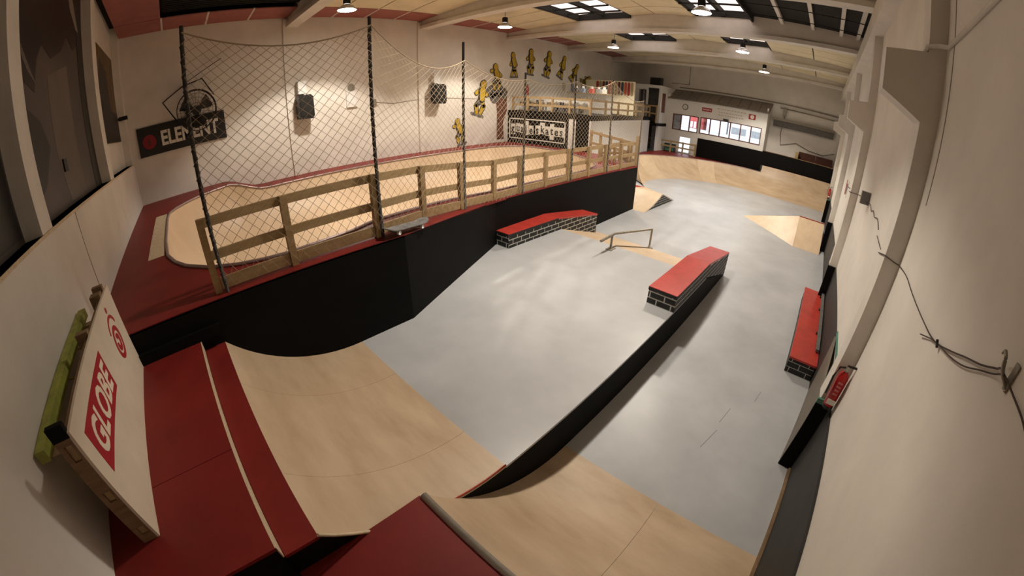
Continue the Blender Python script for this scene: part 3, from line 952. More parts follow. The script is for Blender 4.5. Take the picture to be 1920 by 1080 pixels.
# yellow skater figures sweeping up the wall
M['figyellow'] = mat('figure_yellow', (0.50, 0.33, 0.02), 0.6, 0.2, 6)
M['figblack'] = mat('figure_outline', (0.035, 0.028, 0.016), 0.6)
M['figgrey'] = mat('figure_shade', (0.14, 0.13, 0.12), 0.6, 0.3, 8)
def blob(p, q, r0, r1, n=8):
    """2D capsule polygon from p to q"""
    ax, ay = q[0] - p[0], q[1] - p[1]
    L = math.hypot(ax, ay) or 1
    a = math.atan2(ay, ax)
    out = []
    for k in range(n + 1):
        th = a + PI / 2 + PI * k / n
        out.append((p[0] + r0 * math.cos(th), p[1] + r0 * math.sin(th)))
    for k in range(n + 1):
        th = a - PI / 2 + PI * k / n
        out.append((q[0] + r1 * math.cos(th), q[1] + r1 * math.sin(th)))
    return out
XF = XW + .010
def figure(y, z, hgt, ang, label, pose):
    t = thing('skater_cutout', label, 'wall figure', (XW, y, z - hgt / 2), 'yellow skater figures on the left wall')
    s_ = hgt / 1.5
    segs = {'head': ((0, .58), (.02, .62), .15, .15), 'torso': ((.02, .34), (.06, .0), .15, .13)}
    if pose == 0:
        limbs = [((.0, .38), (-.26, .16)), ((.08, .36), (.30, .22)), ((.02, -.05), (-.14, -.34)), ((-.14, -.34), (-.06, -.62)), ((.10, -.05), (.24, -.30)), ((.24, -.30), (.14, -.60))]
    elif pose == 1:
        limbs = [((.0, .38), (-.30, .42)), ((.08, .36), (.34, .10)), ((.02, -.05), (-.22, -.22)), ((-.22, -.22), (-.22, -.52)), ((.10, -.05), (.20, -.28)), ((.20, -.28), (.06, -.56))]
    else:
        limbs = [((.0, .36), (-.22, .04)), ((.08, .36), (.26, .02)), ((.02, -.05), (-.05, -.34)), ((-.05, -.34), (-.20, -.58)), ((.10, -.05), (.12, -.34)), ((.12, -.34), (.22, -.62))]
    ca, sa = math.cos(ang), math.sin(ang)
    def tr(p):
        return (y + s_ * (p[0] * ca - p[1] * sa), z + s_ * (p[0] * sa + p[1] * ca))
    def put(name, p, q, r0, r1, x0, x1, m):
        poly = [tr(v) for v in blob(p, q, r0, r1)]
        prism(name, poly, 'x', x0, x1, m, t)
    put('board', (-.32, -.70), (.30, -.72), .06, .06, XF + .002, XF + .010, M['figgrey'])
    for p, q in limbs:
        put('outline', p, q, .135, .115, XF + .002, XF + .006, M['figblack'])
    for k, (p, q) in enumerate(limbs):
        put('arm' if k < 2 else 'leg', p, q, .095, .075, XF + .006, XF + .012, M['figyellow'] if k in (1, 4, 5) else M['figgrey'] if k == 2 else M['figyellow'])
    put('outline', *segs['torso'][:2], .22, .19, XF + .010, XF + .014, M['figblack'])
    put('torso', (.05, .34), (.09, .02), .15, .13, XF + .014, XF + .020, M['figyellow'])
    put('outline', *segs['head'][:2], .19, .19, XF + .014, XF + .018, M['figblack'])
    put('head', (.02, .60), (.04, .63), .145, .145, XF + .018, XF + .026, M['figyellow'])
figs = [(10.22, 2.08, 1.10, .25, 'lowest yellow skater figure crouching just above the bowl edge', 1), (11.37, 3.46, 1.55, -.25, 'yellow skater figure standing on a board right of the black speaker', 0),
        (12.30, 4.35, 1.25, .15, 'yellow skater figure partly hidden by the gathered net above the brown mural', 1), (13.35, 5.0, 1.15, .1, 'yellow skater figure rising left of the arc top', 2),
        (14.5, 5.24, 1.25, -.05, 'yellow skater figure at the left of the arc top with dark arm', 0), (15.8, 5.25, 1.35, -.2, 'highest yellow skater figure at the arc top', 0),
        (17.0, 5.22, 1.25, -.35, 'yellow skater figure just right of the arc top', 2), (18.1, 5.02, 1.15, -.6, 'yellow skater figure tilting down right of the arc', 2),
        (19.25, 4.70, 1.05, -1.2, 'yellow skater figure lying almost flat near the net peak', 2), (19.85, 4.08, .95, -.2, 'small yellow figure lowest on the right end of the arc', 1)]
for f_ in figs:
    figure(*f_)
M['muralbrown'] = mat('mural_brown', (0.17, 0.07, 0.045), 0.7, 0.35, 5)
t = thing('painted_mural', 'painted brown trunk and dark cloud on the left wall beside the shop sign', 'mural', (XW, 12.6, 1.8))
prism('trunk', [(12.35, 1.6), (12.8, 1.6), (12.75, 2.4), (12.98, 2.9), (12.98, 3.6), (12.2, 3.8), (12.35, 2.9)], 'x', XW + .002, XW + .006, M['muralbrown'], t)
for cy_, cz_, r_ in ((12.0, 3.75, .30), (12.4, 3.85, .33), (12.75, 3.70, .26), (12.2, 3.50, .28)):
    disc_x('cloud', XW + .006, cy_, cz_, r_, M['figgrey'], t, 14, .004)

# ------------------------------------------------------------------ mezzanine with the skate shop
mz = thing('shop_mezzanine', 'white and black mezzanine structure beyond the far end of the bowl', 'mezzanine', (-9.4, 13.5, 0))
YM = 13.03
MX0, MX1, MY1 = -8.15, -9.60, 21.85            # free edge runs back along the hall
prism('floor_slab', [(XW + .01, YM), (MX0, YM), (MX1, MY1), (XW + .01, MY1)], 'z', 2.72, 2.93, M['black'], mz)
box('sign_wall', XW + .01, -9.22, YM + .02, YM + .12, 0, 2.72, M['black'], mz)
box('front_wall', -9.22, -8.88, YM + .02, YM + .12, 0, 2.72, M['white'], mz)
box('doorway', -8.88, -8.24, YM + .06, YM + .12, 0, 2.72, M['black'], mz)
prism('side_wall', [(MX0 - .1, YM + .02), (MX0 - .02, YM + .02), (MX1 - .02, MY1 - .02), (MX1 - .1, MY1 - .02)], 'z', 0, 2.72, M['white'], mz)
sg = thing('shop_sign', 'black shop sign with cut-out style lettering in a white frame', 'sign', (-10.9, YM, 1.6))
for a in ((-12.48, -9.36, 2.53, 2.575), (-12.48, -9.36, 1.66, 1.70)):
    box('frame_bar', a[0], a[1], YM - .002, YM + .018, a[2], a[3], M['signwhite'], sg)
for a in ((-12.48, -12.43), (-9.41, -9.36)):
    box('frame_bar', a[0], a[1], YM - .002, YM + .018, 1.66, 2.575, M['signwhite'], sg)
word = [('g', -12.36, .0), ('u', -12.06, .03), ('a', -11.80, .0), ('j', -11.53, .02), ('e', -11.30, -.03), ('s', -10.93, .0), ('k', -10.67, .04), ('a', -10.40, .0), ('t', -10.14, .02), ('e', -9.93, .0), ('s', -9.66, .0)]
for ch, x, dz_ in word:
    w = .27 if ch not in 'jt' else .22
    h0, h1 = (1.84 if ch in 'gj' else 1.93), (2.42 if ch in 'kt' else 2.32)
    if ch == 'j':
        h1 = 2.46
    if ch == 't':
        h0 = 1.76
    box('letter_card', x - .01, x + w - .02, YM + .004, YM + .018, h0 + dz_, h1 + dz_, M['signwhite'], sg)
    textmesh('letter', ch, .46, M['signblack'], sg, (x + .02, YM + .002, 1.97 + dz_), (1, 0, 0), (0, 0, 1), .002, .012, 0, .9)
rl = thing('mezzanine_railing', 'pine railing along the edge of the shop mezzanine', 'railing', (-9.2, YM, 2.93))
def medge(y):
    return MX0 + (MX1 - MX0) * (y - YM) / (MY1 - YM) - .06
rp = [(x, YM + .05) for x in (-12.3, -11.45, -10.75, -10.1, -9.22, -8.25)] + [(medge(y), y) for y in (14.6, 16.2, 17.6, 19.0, 20.4, 21.7)]
for x, y in rp:
    box('post', x - .04, x + .04, y - .04, y + .04, 2.93, 3.58, M['pine'], rl)
for z in (3.52, 3.20):
    for (xa, ya), (xb, yb_) in zip(rp, rp[1:]):
        bar('rail', (xa, ya - .02, z), (xb, yb_ - .02, z), .03, .09, M['pine'], rl)
cols = [(.5, .5, .48), (.08, .08, .09), (.35, .05, .05), (.30, .28, .25), (.12, .16, .25), (.45, .40, .3), (.2, .2, .2), (.6, .58, .55)]
gm = [mat('goods_%s' % n_, c, 0.6) for n_, c in zip(('pale', 'black', 'red', 'taupe', 'navy', 'tan', 'grey', 'white'), cols)]
sh = thing('display_shelf', 'low white display shelf behind the mezzanine railing', 'shelf', (-10.4, YM + .45, 2.93))
box('back', -12.3, -8.6, YM + .62, YM + .64, 2.93, 3.46, M['white'], sh)
for z in (2.94, 3.20):
    box('shelf_board', -12.3, -8.6, YM + .30, YM + .62, z, z + .02, M['white'], sh)
names = ['pale', 'black', 'red', 'taupe', 'navy', 'tan', 'grey', 'white']
ordn = ['first', 'second', 'third', 'fourth', 'fifth', 'sixth', 'seventh', 'eighth', 'ninth', 'tenth', 'eleventh', 'twelfth', 'thirteenth', 'fourteenth', 'fifteenth']
for z, zn in ((2.962, 'lower'), (3.222, 'upper')):
    x = -12.2
    k = 0
    while x < -8.95:
        w = random.uniform(.16, .32); h_ = random.uniform(.12, .21); ci = random.randrange(8)
        o = thing('shoe_box', '%s shop carton, %s from the left on the %s board of the mezzanine shelf' % (names[ci], ordn[k], zn), 'box', (x + w / 2, YM + .45, z), 'goods on the mezzanine shelf')
        box('carton', x, x + w, YM + .33, YM + .58, z, z + h_ * .75, gm[ci], o)
        box('lid', x - .004, x + w + .004, YM + .326, YM + .584, z + h_ * .75, z + h_, gm[ci], o)
        x += w + random.uniform(.05, .15)
        k += 1
# shop backdrop: board racks and clothes by the far mezzanine wall
rk = thing('board_rack', 'rack of red and orange skateboard decks on the shop back wall', 'rack', (-10.0, 18.9, 2.93))
box('rack_wall', XW + .3, -9.3, 18.88, 18.95, 2.93, 4.72, M['yellow'], rk)
rc = [(.30, .03, .03), (.12, .02, .02), (.42, .08, .03), (.35, .25, .12), (.05, .05, .06)]
rm = [mat('deck_paint_%d' % i, c, .5) for i, c in enumerate(rc)]
for i in range(12):
    x = -11.6 + i * .19
    prism('board_deck', [(x, 4.02), (x + .06, 3.96), (x + .13, 4.02), (x + .13, 4.62), (x + .06, 4.68), (x, 4.62)], 'y', 18.83, 18.88, rm[(i * 3) % 5], rk)
ct = thing('shop_counter', 'pale shop counter with small goods in the middle of the mezzanine', 'counter', (-10.6, 16.5, 2.93))
box('body', -11.6, -9.4, 16.2, 16.8, 2.93, 3.85, M['white'], ct)
box('worktop', -11.65, -9.35, 16.15, 16.85, 3.85, 3.89, M['pine'], ct)
for i, (x, c) in enumerate(((-11.3, 1), (-10.9, 4), (-10.4, 2), (-10.0, 6), (-9.7, 0))):
    o = thing('shop_item', '%s upright item on the shop counter' % names[c], 'goods', (x, 16.5, 3.89), 'items on the shop counter')
    box('body', x - .10, x + .10, 16.42, 16.58, 3.89, 4.12, gm[c], o)
    box('cap', x - .05, x + .05, 16.46, 16.54, 4.12, 4.22, gm[7], o)
t = thing('small_extinguisher', 'small red extinguisher on the left wall above the mezzanine', 'extinguisher', (XW + .1, 14.2, 3.7))
mesh('cylinder', *latheg((XW + .12, 14.2, 3.65), [(.07, 0), (.085, .02), (.085, .36), (.05, .44)], 12), M['redtop'], t)
mesh('valve', *latheg((XW + .12, 14.2, 4.09), [(.03, 0), (.03, .08), (.015, .10)], 8), M['plastic'], t)
for i, (y, m_) in enumerate(((17.2, 5), (18.0, 4), (19.0, 1))):
    o = thing('leaflet', ('tan', 'blue-grey', 'dark')[i] + ' leaflet pinned on the left wall above the shop', 'leaflet', (XW, y, 3.9))
    box('sheet', XW + .002, XW + .008, y - .14, y + .14, 3.95, 4.40, gm[m_], o)
    disc_x('pin', XW + .008, y, 4.37, .012, M['steel'], o, 8)

# railings at the far end of the bowl deck
def railing(name, label, a, b, z0, z1a, z1b, nposts):
    t = thing(name, label, 'railing', ((a[0] + b[0]) / 2, (a[1] + b[1]) / 2, z0))
    for i in range(nposts):
        u = i / (nposts - 1)
        x, y = a[0] + (b[0] - a[0]) * u, a[1] + (b[1] - a[1]) * u
        box('post', x - .04, x + .04, y - .04, y + .04, z0, z1a + (z1b - z1a) * u, M['pine'], t)
    for f_ in (.93, .5):
        bar('rail', (a[0], a[1] - .055, z0 + (z1a - z0) * f_), (b[0], b[1] - .055, z0 + (z1b - z0) * f_), .03, .09, M['pine'], t)
    return t
railing('deck_railing', 'pine railing sloping across the far bowl deck before the white wall', (-7.75, 12.45), (-5.85, 12.0), ZF, 2.42, 2.27, 5)
railing('deck_railing', 'short low pine railing at the inner corner of the far bowl deck', (-6.75, 11.55), (-5.85, 11.8), ZF, 2.02, 2.29, 3)

# ------------------------------------------------------------------ far curved quarter pipe
fq = thing('curved_quarter_pipe', 'curved plywood quarter pipe wrapping the far end of the hall', 'ramp', (-4, 21, 0))
R2, HL, HR = 2.05, .93, 1.30
path = [(-2.95, 21.45), (-3.6, 21.45), (-4.3, 21.32), (-4.9, 21.1), (-5.5, 20.72), (-6.05, 20.25), (-6.55, 19.7), (-6.95, 19.1), (-7.25, 18.4), (-7.38, 17.7), (-7.36, 17.0), (-7.15, 16.3), (-6.75, 15.62)]
pv = [Vector((x, y, 0)) for x, y in path]
nn = []
for i in range(len(pv)):
    d = (pv[min(i + 1, len(pv) - 1)] - pv[max(i - 1, 0)]).normalized()
    nn.append(Vector((d.y, -d.x, 0)))
if nn[0].y < 0:
    nn = [-n for n in nn]
nn[0] = Vector((0, 1, 0))
nn[-1] = Vector((-.66, .75, 0)).normalized()
nn[-2] = Vector((-.85, .5, 0)).normalized()
aL = math.acos(1 - HL / R2)
K = 10
def qcol(i):
    return [(pv[i] + nn[i] * (R2 * math.sin(aL * k / K))).to_tuple()[:2] + (R2 - R2 * math.cos(aL * k / K),) for k in range(K + 1)]
cols_ = [qcol(i) for i in range(len(pv))]
for i in range(len(pv) - 1):
    V = cols_[i] + cols_[i + 1]
    V = V + [(x, y, z - .02) for x, y, z in V]
    n = K + 1
    F = []
    for k in range(K):
        F += [(k, k + 1, n + k + 1, n + k), (2 * n + k, 3 * n + k, 3 * n + k + 1, 2 * n + k + 1)]
    mesh('ramp_sheet', V, F, M['ply2'] if i in (3, 7) else M['ply'], fq, smooth=True)
V = cols_[-1] + [(cols_[-1][-1][0], cols_[-1][-1][1], 0)]
mesh('end_panel', V, [tuple(range(len(V)))], M['black'], fq)
# red deck behind
V, F = [], []
for i, c in enumerate(cols_):
    x, y, z = c[-1]
    V.append((x, y, z))
    V.append((x, 23.48, z) if i < 5 else (-9.2, 23.48, z) if i == 5 else (min(x - .02, medge(min(y, 21.8)) + .12), y + .05, z))
n = len(cols_)
for i in range(n - 1):
    F.append((2 * i, 2 * i + 2, 2 * i + 3, 2 * i + 1))
mesh('deck_top', V, F, M['red'], fq)
tube('coping', [(c[-1][0], c[-1][1], c[-1][2] + .01) for c in cols_], .022, M['coping'], fq, 6)
profR = [(21.45 + y, z) for y, z in [(R2 * math.sin(math.acos(1 - HR / R2) * k / 12), R2 - R2 * math.cos(math.acos(1 - HR / R2) * k / 12)) for k in range(13)]]
for xa, xb in ((-2.95, .99),):
    sweep('ramp_sheet', profR, xa, xb, .02, M['ply'], fq)
prism('end_panel', profR + [(profR[-1][0], 0)], 'x', -2.97, -2.951, M['ply'], fq)
box('deck_top', -2.95, .99, profR[-1][0], 24.78, HR - .03, HR, M['red'], fq)
railing('deck_railing', 'pine railing at the top of the far quarter pipe before the reception door', (-11.0, 23.1), (-7.05, 23.1), HL, 1.62, 1.66, 6)

# parapet and sofa at right rear
pb = thing('black_parapet', 'long black parapet board beside the reception above the far ramp', 'parapet', (-1.0, 23.47, HR))
box('board', -3.12, .99, 23.44, 23.48, HR, 2.10, M['black'], pb)
box('cap_rail', -3.12, .99, 23.43, 23.50, 2.10, 2.13, M['pine_dark'], pb)
M['sofa'] = mat('brown_leather', (0.075, 0.022, 0.010), 0.5, 0.3, 6)
so = thing('brown_sofa', 'dark brown bench sofa behind the black parapet at the right rear', 'sofa', (-.1, 24.1, HR))
box('seat', -1.1, .9, 23.8, 24.4, HR + .0, HR + .5, M['sofa'], so)
box('backrest', -1.1, -.12, 24.4, 24.55, HR, 2.50, M['sofa'], so)
box('backrest', -.10, .9, 24.4, 24.55, HR, 2.50, M['sofa'], so)
box('armrest', -1.28, -1.1, 23.8, 24.55, HR, 2.42, M['pine'], so)

# ------------------------------------------------------------------ reception booth
bt = thing('reception_booth', 'white reception booth with sloping brown roof and a long row of windows', 'booth', (-6.1, 24.1, .9))
W1, W2, DR = (-8.82, -7.18, 2.33, 3.31), (-7.05, -3.36, 2.35, 3.33), (-8.3, -7.5, .93, 2.0)
fy0, fy1 = 23.5, 23.58
wp = []
def wbx(x0, x1, z0, z1):
    wp.append(bxg(x0, x1, fy0, fy1, z0, z1))
wbx(-9.25, -8.82, .9, 4.22); wbx(-8.82, -7.18, 3.31, 4.22); wbx(-7.18, -7.05, .9, 4.22); wbx(-7.05, -3.36, 3.33, 4.22); wbx(-3.36, -3.12, .9, 4.22)
wbx(-7.05, -3.36, .9, 2.35); wbx(-8.82, -7.18, 2.0, 2.33); wbx(-8.82, -8.3, .9, 2.0); wbx(-7.5, -7.18, .9, 2.0)
wp.append(bxg(-3.2, -3.12, fy1, 24.79, .9, 4.5))
wp.append(bxg(-9.25, -9.17, fy1, 24.79, .9, 4.5))
mesh('wall', *join(*wp), M['white'], bt)
box('base_board', -7.07, -3.10, 23.46, 23.50, .93, 2.05, M['black'], bt)
M['winframe'] = mat('brown_window_frame', (0.14, 0.05, 0.035), 0.5)
M['pane'] = glass('window_pane')
M['curtain'] = mat('grey_curtain', (0.45, 0.45, 0.47), .8, .2, 6)
for (x0, x1, z0, z1), nn_ in ((W1, 3), (W2, 6)):
    wf = mesh('window', *join(bxg(x0, x1, 23.48, 23.56, z0, z0 + .05), bxg(x0, x1, 23.48, 23.56, z1 - .05, z1), bxg(x0, x0 + .05, 23.48, 23.56, z0, z1), bxg(x1 - .05, x1, 23.48, 23.56, z0, z1)), M['winframe'], bt)
    for k in range(nn_):
        a, b = x0 + (x1 - x0) * k / nn_, x0 + (x1 - x0) * (k + 1) / nn_
        if k:
            box('mullion', a - .03, a + .03, 23.48, 23.56, z0 + .05, z1 - .05, M['winframe'], wf)
        box('pane', a + .03, b - .03, 23.52, 23.525, z0 + .05, z1 - .05, M['pane'], wf)
        if nn_ == 3 and k == 0:
            box('curtain', a + .05, b - .03, 23.56, 23.575, z0 + .05, z1 - .05, M['curtain'], wf)
dw = mesh('door', *join(bxg(-8.3, -8.24, 23.5, 23.56, .93, 2.0), bxg(-7.56, -7.5, 23.5, 23.56, .93, 2.0), bxg(-8.24, -7.56, 23.5, 23.56, 1.94, 2.0), bxg(-8.24, -7.56, 23.5, 23.56, .93, 1.0)), M['white'], bt)
box('pane', -8.24, -7.56, 23.52, 23.53, 1.0, 1.94, M['pane'], dw)
M['roofbrown'] = mat('brown_roof_sheet', (0.27, 0.23, 0.20), 0.7, 0.2, 5)
for k in range(10):
    xa, xb = -9.30 + k * .625, -9.30 + (k + 1) * .625
    v = [(xa + .012, 23.40, 4.20), (xb - .012, 23.40, 4.20), (xb - .012, 24.79, 4.84), (xa + .012, 24.79, 4.84)]
    v += [(x, y, z + .035) for x, y, z in v]
    mesh('roof_sheet', v, [(3, 2, 1, 0), (4, 5, 6, 7), (0, 1, 5, 4), (1, 2, 6, 5), (2, 3, 7, 6), (3, 0, 4, 7)], M['roofbrown'], bt)
v = [(-9.30, 23.42, 4.19), (-3.05, 23.42, 4.19), (-3.05, 24.79, 4.83), (-9.30, 24.79, 4.83)]
mesh('roof_underlay', v + [(x, y, z + .02) for x, y, z in v], [(3, 2, 1, 0), (4, 5, 6, 7), (0, 1, 5, 4), (1, 2, 6, 5), (2, 3, 7, 6), (3, 0, 4, 7)], M['dark'], bt)
def disc_y(name, cx, y, cz, r, m, parent, t_=.02, n=24):
    return prism(name, [(cx + r * math.cos(2 * PI * k / n), cz + r * math.sin(2 * PI * k / n)) for k in range(n)], 'y', y - t_, y, m, parent)
t = thing('round_clock', 'round grey wall clock above the left reception window', 'clock', (-8.08, 23.5, 3.6))
disc_y('case', -8.08, 23.5, 3.79, .18, M['figgrey'], t, .05)
disc_y('face', -8.08, 23.449, 3.79, .135, M['signwhite'], t, .008)
bar('hand', (-8.08, 23.438, 3.79), (-8.08, 23.438, 3.89), .004, .018, M['signblack'], t)
bar('hand', (-8.08, 23.438, 3.79), (-8.02, 23.438, 3.74), .004, .018, M['signblack'], t)
t = thing('red_sign', 'small red rectangular sign with white stripe above the reception windows', 'sign', (-6.72, 23.5, 3.7))
box('plate', -7.02, -6.42, 23.475, 23.5, 3.70, 3.92, M['logored'], t)
for k in range(6):
    box('mark', -6.95 + k * .082, -6.90 + k * .082, 23.472, 23.475, 3.77, 3.85, M['signwhite'], t)
t = thing('logo_plate', 'red square plate with white round emblem at the right end of the booth', 'sign', (-4.0, 23.5, 3.7))
box('plate', -4.20, -3.80, 23.475, 23.5, 3.70, 3.99, M['logored'], t)
disc_y('emblem', -4.0, 23.475, 3.845, .115, M['signwhite'], t, .004)
t = thing('faded_lettering', 'faint tan painted lettering lines on the white booth front', 'lettering', (-5.4, 23.5, 3.5))
M['faded'] = mat('faded_tan_paint', (0.55, 0.47, 0.34), 0.7, .2, 20)
for z_, xa, xb in ((3.95, -6.1, -4.5), (3.76, -6.0, -4.6), (3.60, -6.0, -4.5)):
    x = xa
    while x < xb:
        w = random.uniform(.05, .16)
        box('stroke', x, x + w, 23.496, 23.50, z_, z_ + .06, M['faded'], t)
        x += w + .05
t = thing('window_box', 'small grey box fixed above the middle of the reception windows', 'box', (-5.5, 23.45, 3.32))
box('case', -5.66, -5.34, 23.38, 23.48, 3.335, 3.46, M['figgrey'], t)
box('vent', -5.62, -5.38, 23.376, 23.38, 3.36, 3.43, M['dark'], t)

# corner tower left of the booth
tw = thing('corner_tower', 'narrow white two-storey cubicle with dark doorway and balcony left of the reception', 'booth', (-10.1, 23.4, .9))
ty = 22.3
pw = [bxg(-11.0, -10.72, ty, ty + .08, 2.6, 4.8), bxg(-10.72, -10.1, ty, ty + .08, 4.55, 4.8), bxg(-10.2, -10.08, ty, ty + .08, 2.6, 4.55), bxg(-10.08, -9.38, ty, ty + .08, 4.68, 4.8), bxg(-9.38, -9.25, ty, ty + .08, .9, 4.8), bxg(-9.33, -9.25, ty + .08, 24.78, .9, 4.8), bxg(-11.0, -9.25, ty, 24.78, 4.8, 4.86)]
mesh('wall', *join(*pw), M['white'], tw)
box('dark_interior', -11.0, -9.34, ty + .9, ty + .95, .9, 4.8, M['figgrey'], tw)
box('side_window', -9.25, -9.235, 22.55, 23.05, 3.25, 4.42, M['winframe'], tw)
box('balcony_slab', -11.0, -9.22, 21.9, 24.7, 2.42, 2.6, M['black'], tw)
for x in (-10.95, -10.1, -9.28):
    box('post', x - .035, x + .035, 21.9, 21.97, 2.6, 3.66, M['pine'], tw)
for z in (3.60, 3.15):
    box('rail', -11.0, -9.22, 21.88, 21.91, z - .04, z + .04, M['pine'], tw)
box('lower_partition', -9.9, -9.4, 22.9, 22.95, .93, 2.42, M['curtain'], tw)
t = thing('floor_lamp', 'pale shaded lamp on a dark cabinet under the cubicle balcony', 'lamp', (-10.3, 22.6, .93))
box('cabinet', -10.5, -10.05, 22.5, 22.85, .93, 1.85, M['pine_dark'], t)
mesh('shade', *latheg((-10.28, 22.68, 1.95), [(.26, 0), (.26, .02), (.15, .32), (.14, .32)], 16), M['cream'], t)
t = thing('dark_box', 'black box on the roof of the corner cubicle', 'box', (-9.8, 22.9, 4.86))
box('case', -10.15, -9.45, 22.6, 23.0, 4.87, 5.34, M['plastic'], t)
box('front_grille', -10.10, -9.50, 22.59, 22.6, 4.92, 5.29, M['dark'], t)
t = thing('drinks_cooler', 'dark glass-fronted cooler behind the far railing', 'cooler', (-8.75, 23.3, .93))
box('case', -9.10, -8.42, 23.25, 23.48, .93, 1.42, M['plastic'], t)
box('glass_front', -9.05, -8.47, 23.24, 23.25, .98, 1.36, M['greenpaint'], t)

# back wall pipes and dark band
t = thing('rear_band', 'long dark band with a grey panel below it on the back wall right of the booth', 'cable tray', (-1.1, 24.7, 3.8))
box('band', -3.0, .7, 24.55, 24.78, 3.98, 4.12, M['steel_dull'], t)  # dark horizontal band, with a thin grey panel beneath it
box('grey_panel', -2.9, .7, 24.62, 24.66, 3.62, 3.98, M['figgrey'], t)
t = thing('water_pipe', 'pair of long horizontal pipes across the back wall above the booth roof', 'pipe', (-4, 24.75, 4.9))
tube('pipe', [(-9.0, 24.74, 5.02), (-3.0, 24.74, 4.98), (.95, 24.74, 4.90)], .035, M['steel_dull'], t, 6)
tube('pipe', [(-2.6, 24.72, 4.72), (.95, 24.72, 4.66)], .03, M['steel_dull'], t, 6)
t = thing('conduit', 'thin dark conduit dropping down the upper back wall to the black box', 'pipe', (-8.4, 24.75, 5.2))
tube('pipe', [(-9.6, 24.76, 5.25), (-8.4, 24.76, 5.25), (-8.4, 24.76, 6.6)], .02, M['steel_dull'], t, 6)
t = thing('drop_cable', 'dark cable hanging down the back wall right of the booth', 'cable', (-2.3, 24.75, 2.5))
tube('cable', [(-2.35, 24.74, 4.8), (-2.3, 24.74, 4.0), (-2.4, 24.74, 3.3), (-2.3, 24.74, 2.6), (-1.4, 24.74, 2.9), (-.6, 24.74, 2.65), (.3, 24.74, 2.6), (.9, 24.74, 2.85)], .015, M['dark'], t, 5)
box('valve_box', -2.42, -2.22, 24.62, 24.78, 4.3, 4.75, M['steel_dull'], t)

# ------------------------------------------------------------------ kicker and hip bank
kk = thing('kicker_ramp', 'small plywood kicker with brick-painted side beside the end of the black wall', 'ramp', (-6, 13.2, 0))
prk = [(11.82 + 1.55 * u, .42 * u ** 1.6) for u in [i / 10 for i in range(11)]]
for xa, xb in ((-7.5, -6.3), (-6.3, -5.03)):
    sweep('ramp_sheet', prk, xa + .001, xb - .001, .015, M['ply2'], kk)
    v = [(xa, 13.37, .42), (xb, 13.37, .42), (xb, 14.62, .012), (xa, 14.62, .25)]
    mesh('top_sheet', v + [(x, y, z - .012) for x, y, z in v], [(0, 1, 2, 3), (7, 6, 5, 4), (0, 4, 5, 1), (1, 5, 6, 2), (2, 6, 7, 3), (3, 7, 4, 0)], M['ply2'], kk)
prism('side_panel', prk[1:] + [(14.60, 0.002), (11.95, .0)], 'x', -5.06, -5.035, M['mortar'], kk)
cv = [[(11.95, 0.002), (12.6, .002), (12.6, .12), (12.3, .05)], [(12.6, .002), (13.37, .002), (13.37, .395), (12.95, .24), (12.6, .115)], [(13.37, .002), (14.5, .002), (13.37, .395)]]
brick_face(kk, cv, ((-5.035, 0, 0), (0, 1, 0), (0, 0, 1), (1, 0, 0)), .215, .088, .016, M['blackbrick'])
t = thing('red_block', 'small red platform top behind the kicker at the wall end', 'platform', (-6.9, 14.7, 0))
box('body', -8.0, -6.74, 14.67, 15.40, 0, .05, M['black'], t)
box('top', -8.0, -6.72, 14.65, 15.42, .05, .07, M['redtop'], t)

hb = thing('hip_bank', 'low plywood pyramid bank against the right wall with a red ridge strip', 'ramp', (0, 15, 0))
zr_ = .60
A, B_, C_, D_ = (-2.3, 15.3, .004), (-.12, 13.15, .004), (.80, 13.15, .004), (.80, 15.3, zr_)
E_ = (-.17, 15.3, zr_)
Bm = (-.8, 15.3, .43)
def slab(name, pts_, m):
    n = len(pts_)
    V = list(pts_) + [(x, y, z - .015) for x, y, z in pts_]
    F = [tuple(range(n)), tuple(range(2 * n - 1, n - 1, -1))] + [(i, n + i, n + (i + 1) % n, (i + 1) % n) for i in range(n)]
    mesh(name, V, F, m, hb)
slab('ramp_sheet', [B_, C_, D_, E_], M['ply2'])
slab('ramp_sheet', [A, B_, E_, Bm], M['ply2'])
slab('ramp_sheet', [A, Bm, E_, (-.17, 17.6, .004), (-1.6, 16.4, .004)][:3] + [(-.17, 17.6, .004)], M['ply'])
slab('ramp_sheet', [E_, D_, (.80, 17.6, .004), (-.17, 17.6, .004)], M['ply'])
bar('ridge_strip', (-.17, 15.29, zr_ + .008), (.80, 15.29, zr_ + .008), .05, .02, M['redtop'], hb)

# red ledge by the right wall
rb = thing('low_ledge', 'low red-topped ledge with brick-painted end against the right wall', 'ledge', (.73, 7.4, 0))
box('body', .50, .955, 5.80, 9.0, 0, .26, M['mortar'], rb)
box('top_board', .485, .965, 5.785, 9.02, .26, .295, M['redtop'], rb)
brick_face(rb, [[(-.955, .0), (-.50, .0), (-.50, .255), (-.955, .255)]], ((0, 5.80, 0), (-1, 0, 0), (0, 0, 1), (0, -1, 0)), .30, .10, .014, M['blackbrick'], off=.1)
brick_face(rb, [[(-9.0, 0), (-5.80, 0), (-5.80, .255), (-9.0, .255)]], ((.50, 0, 0), (0, -1, 0), (0, 0, 1), (-1, 0, 0)), .30, .10, .014, M['blackbrick'])
t = thing('grey_bar', 'grey metal bar resting on brackets between the red ledge and the right wall', 'bar', (.93, 7.4, .295))
bar('bar', (.915, 6.2, .345), (.915, 8.95, .345), .06, .045, M['figgrey'], t)
for y in (6.9, 8.0, 8.7):
    box('bracket', .86, .95, y - .03, y + .03, .296, .325, M['plastic'], t)

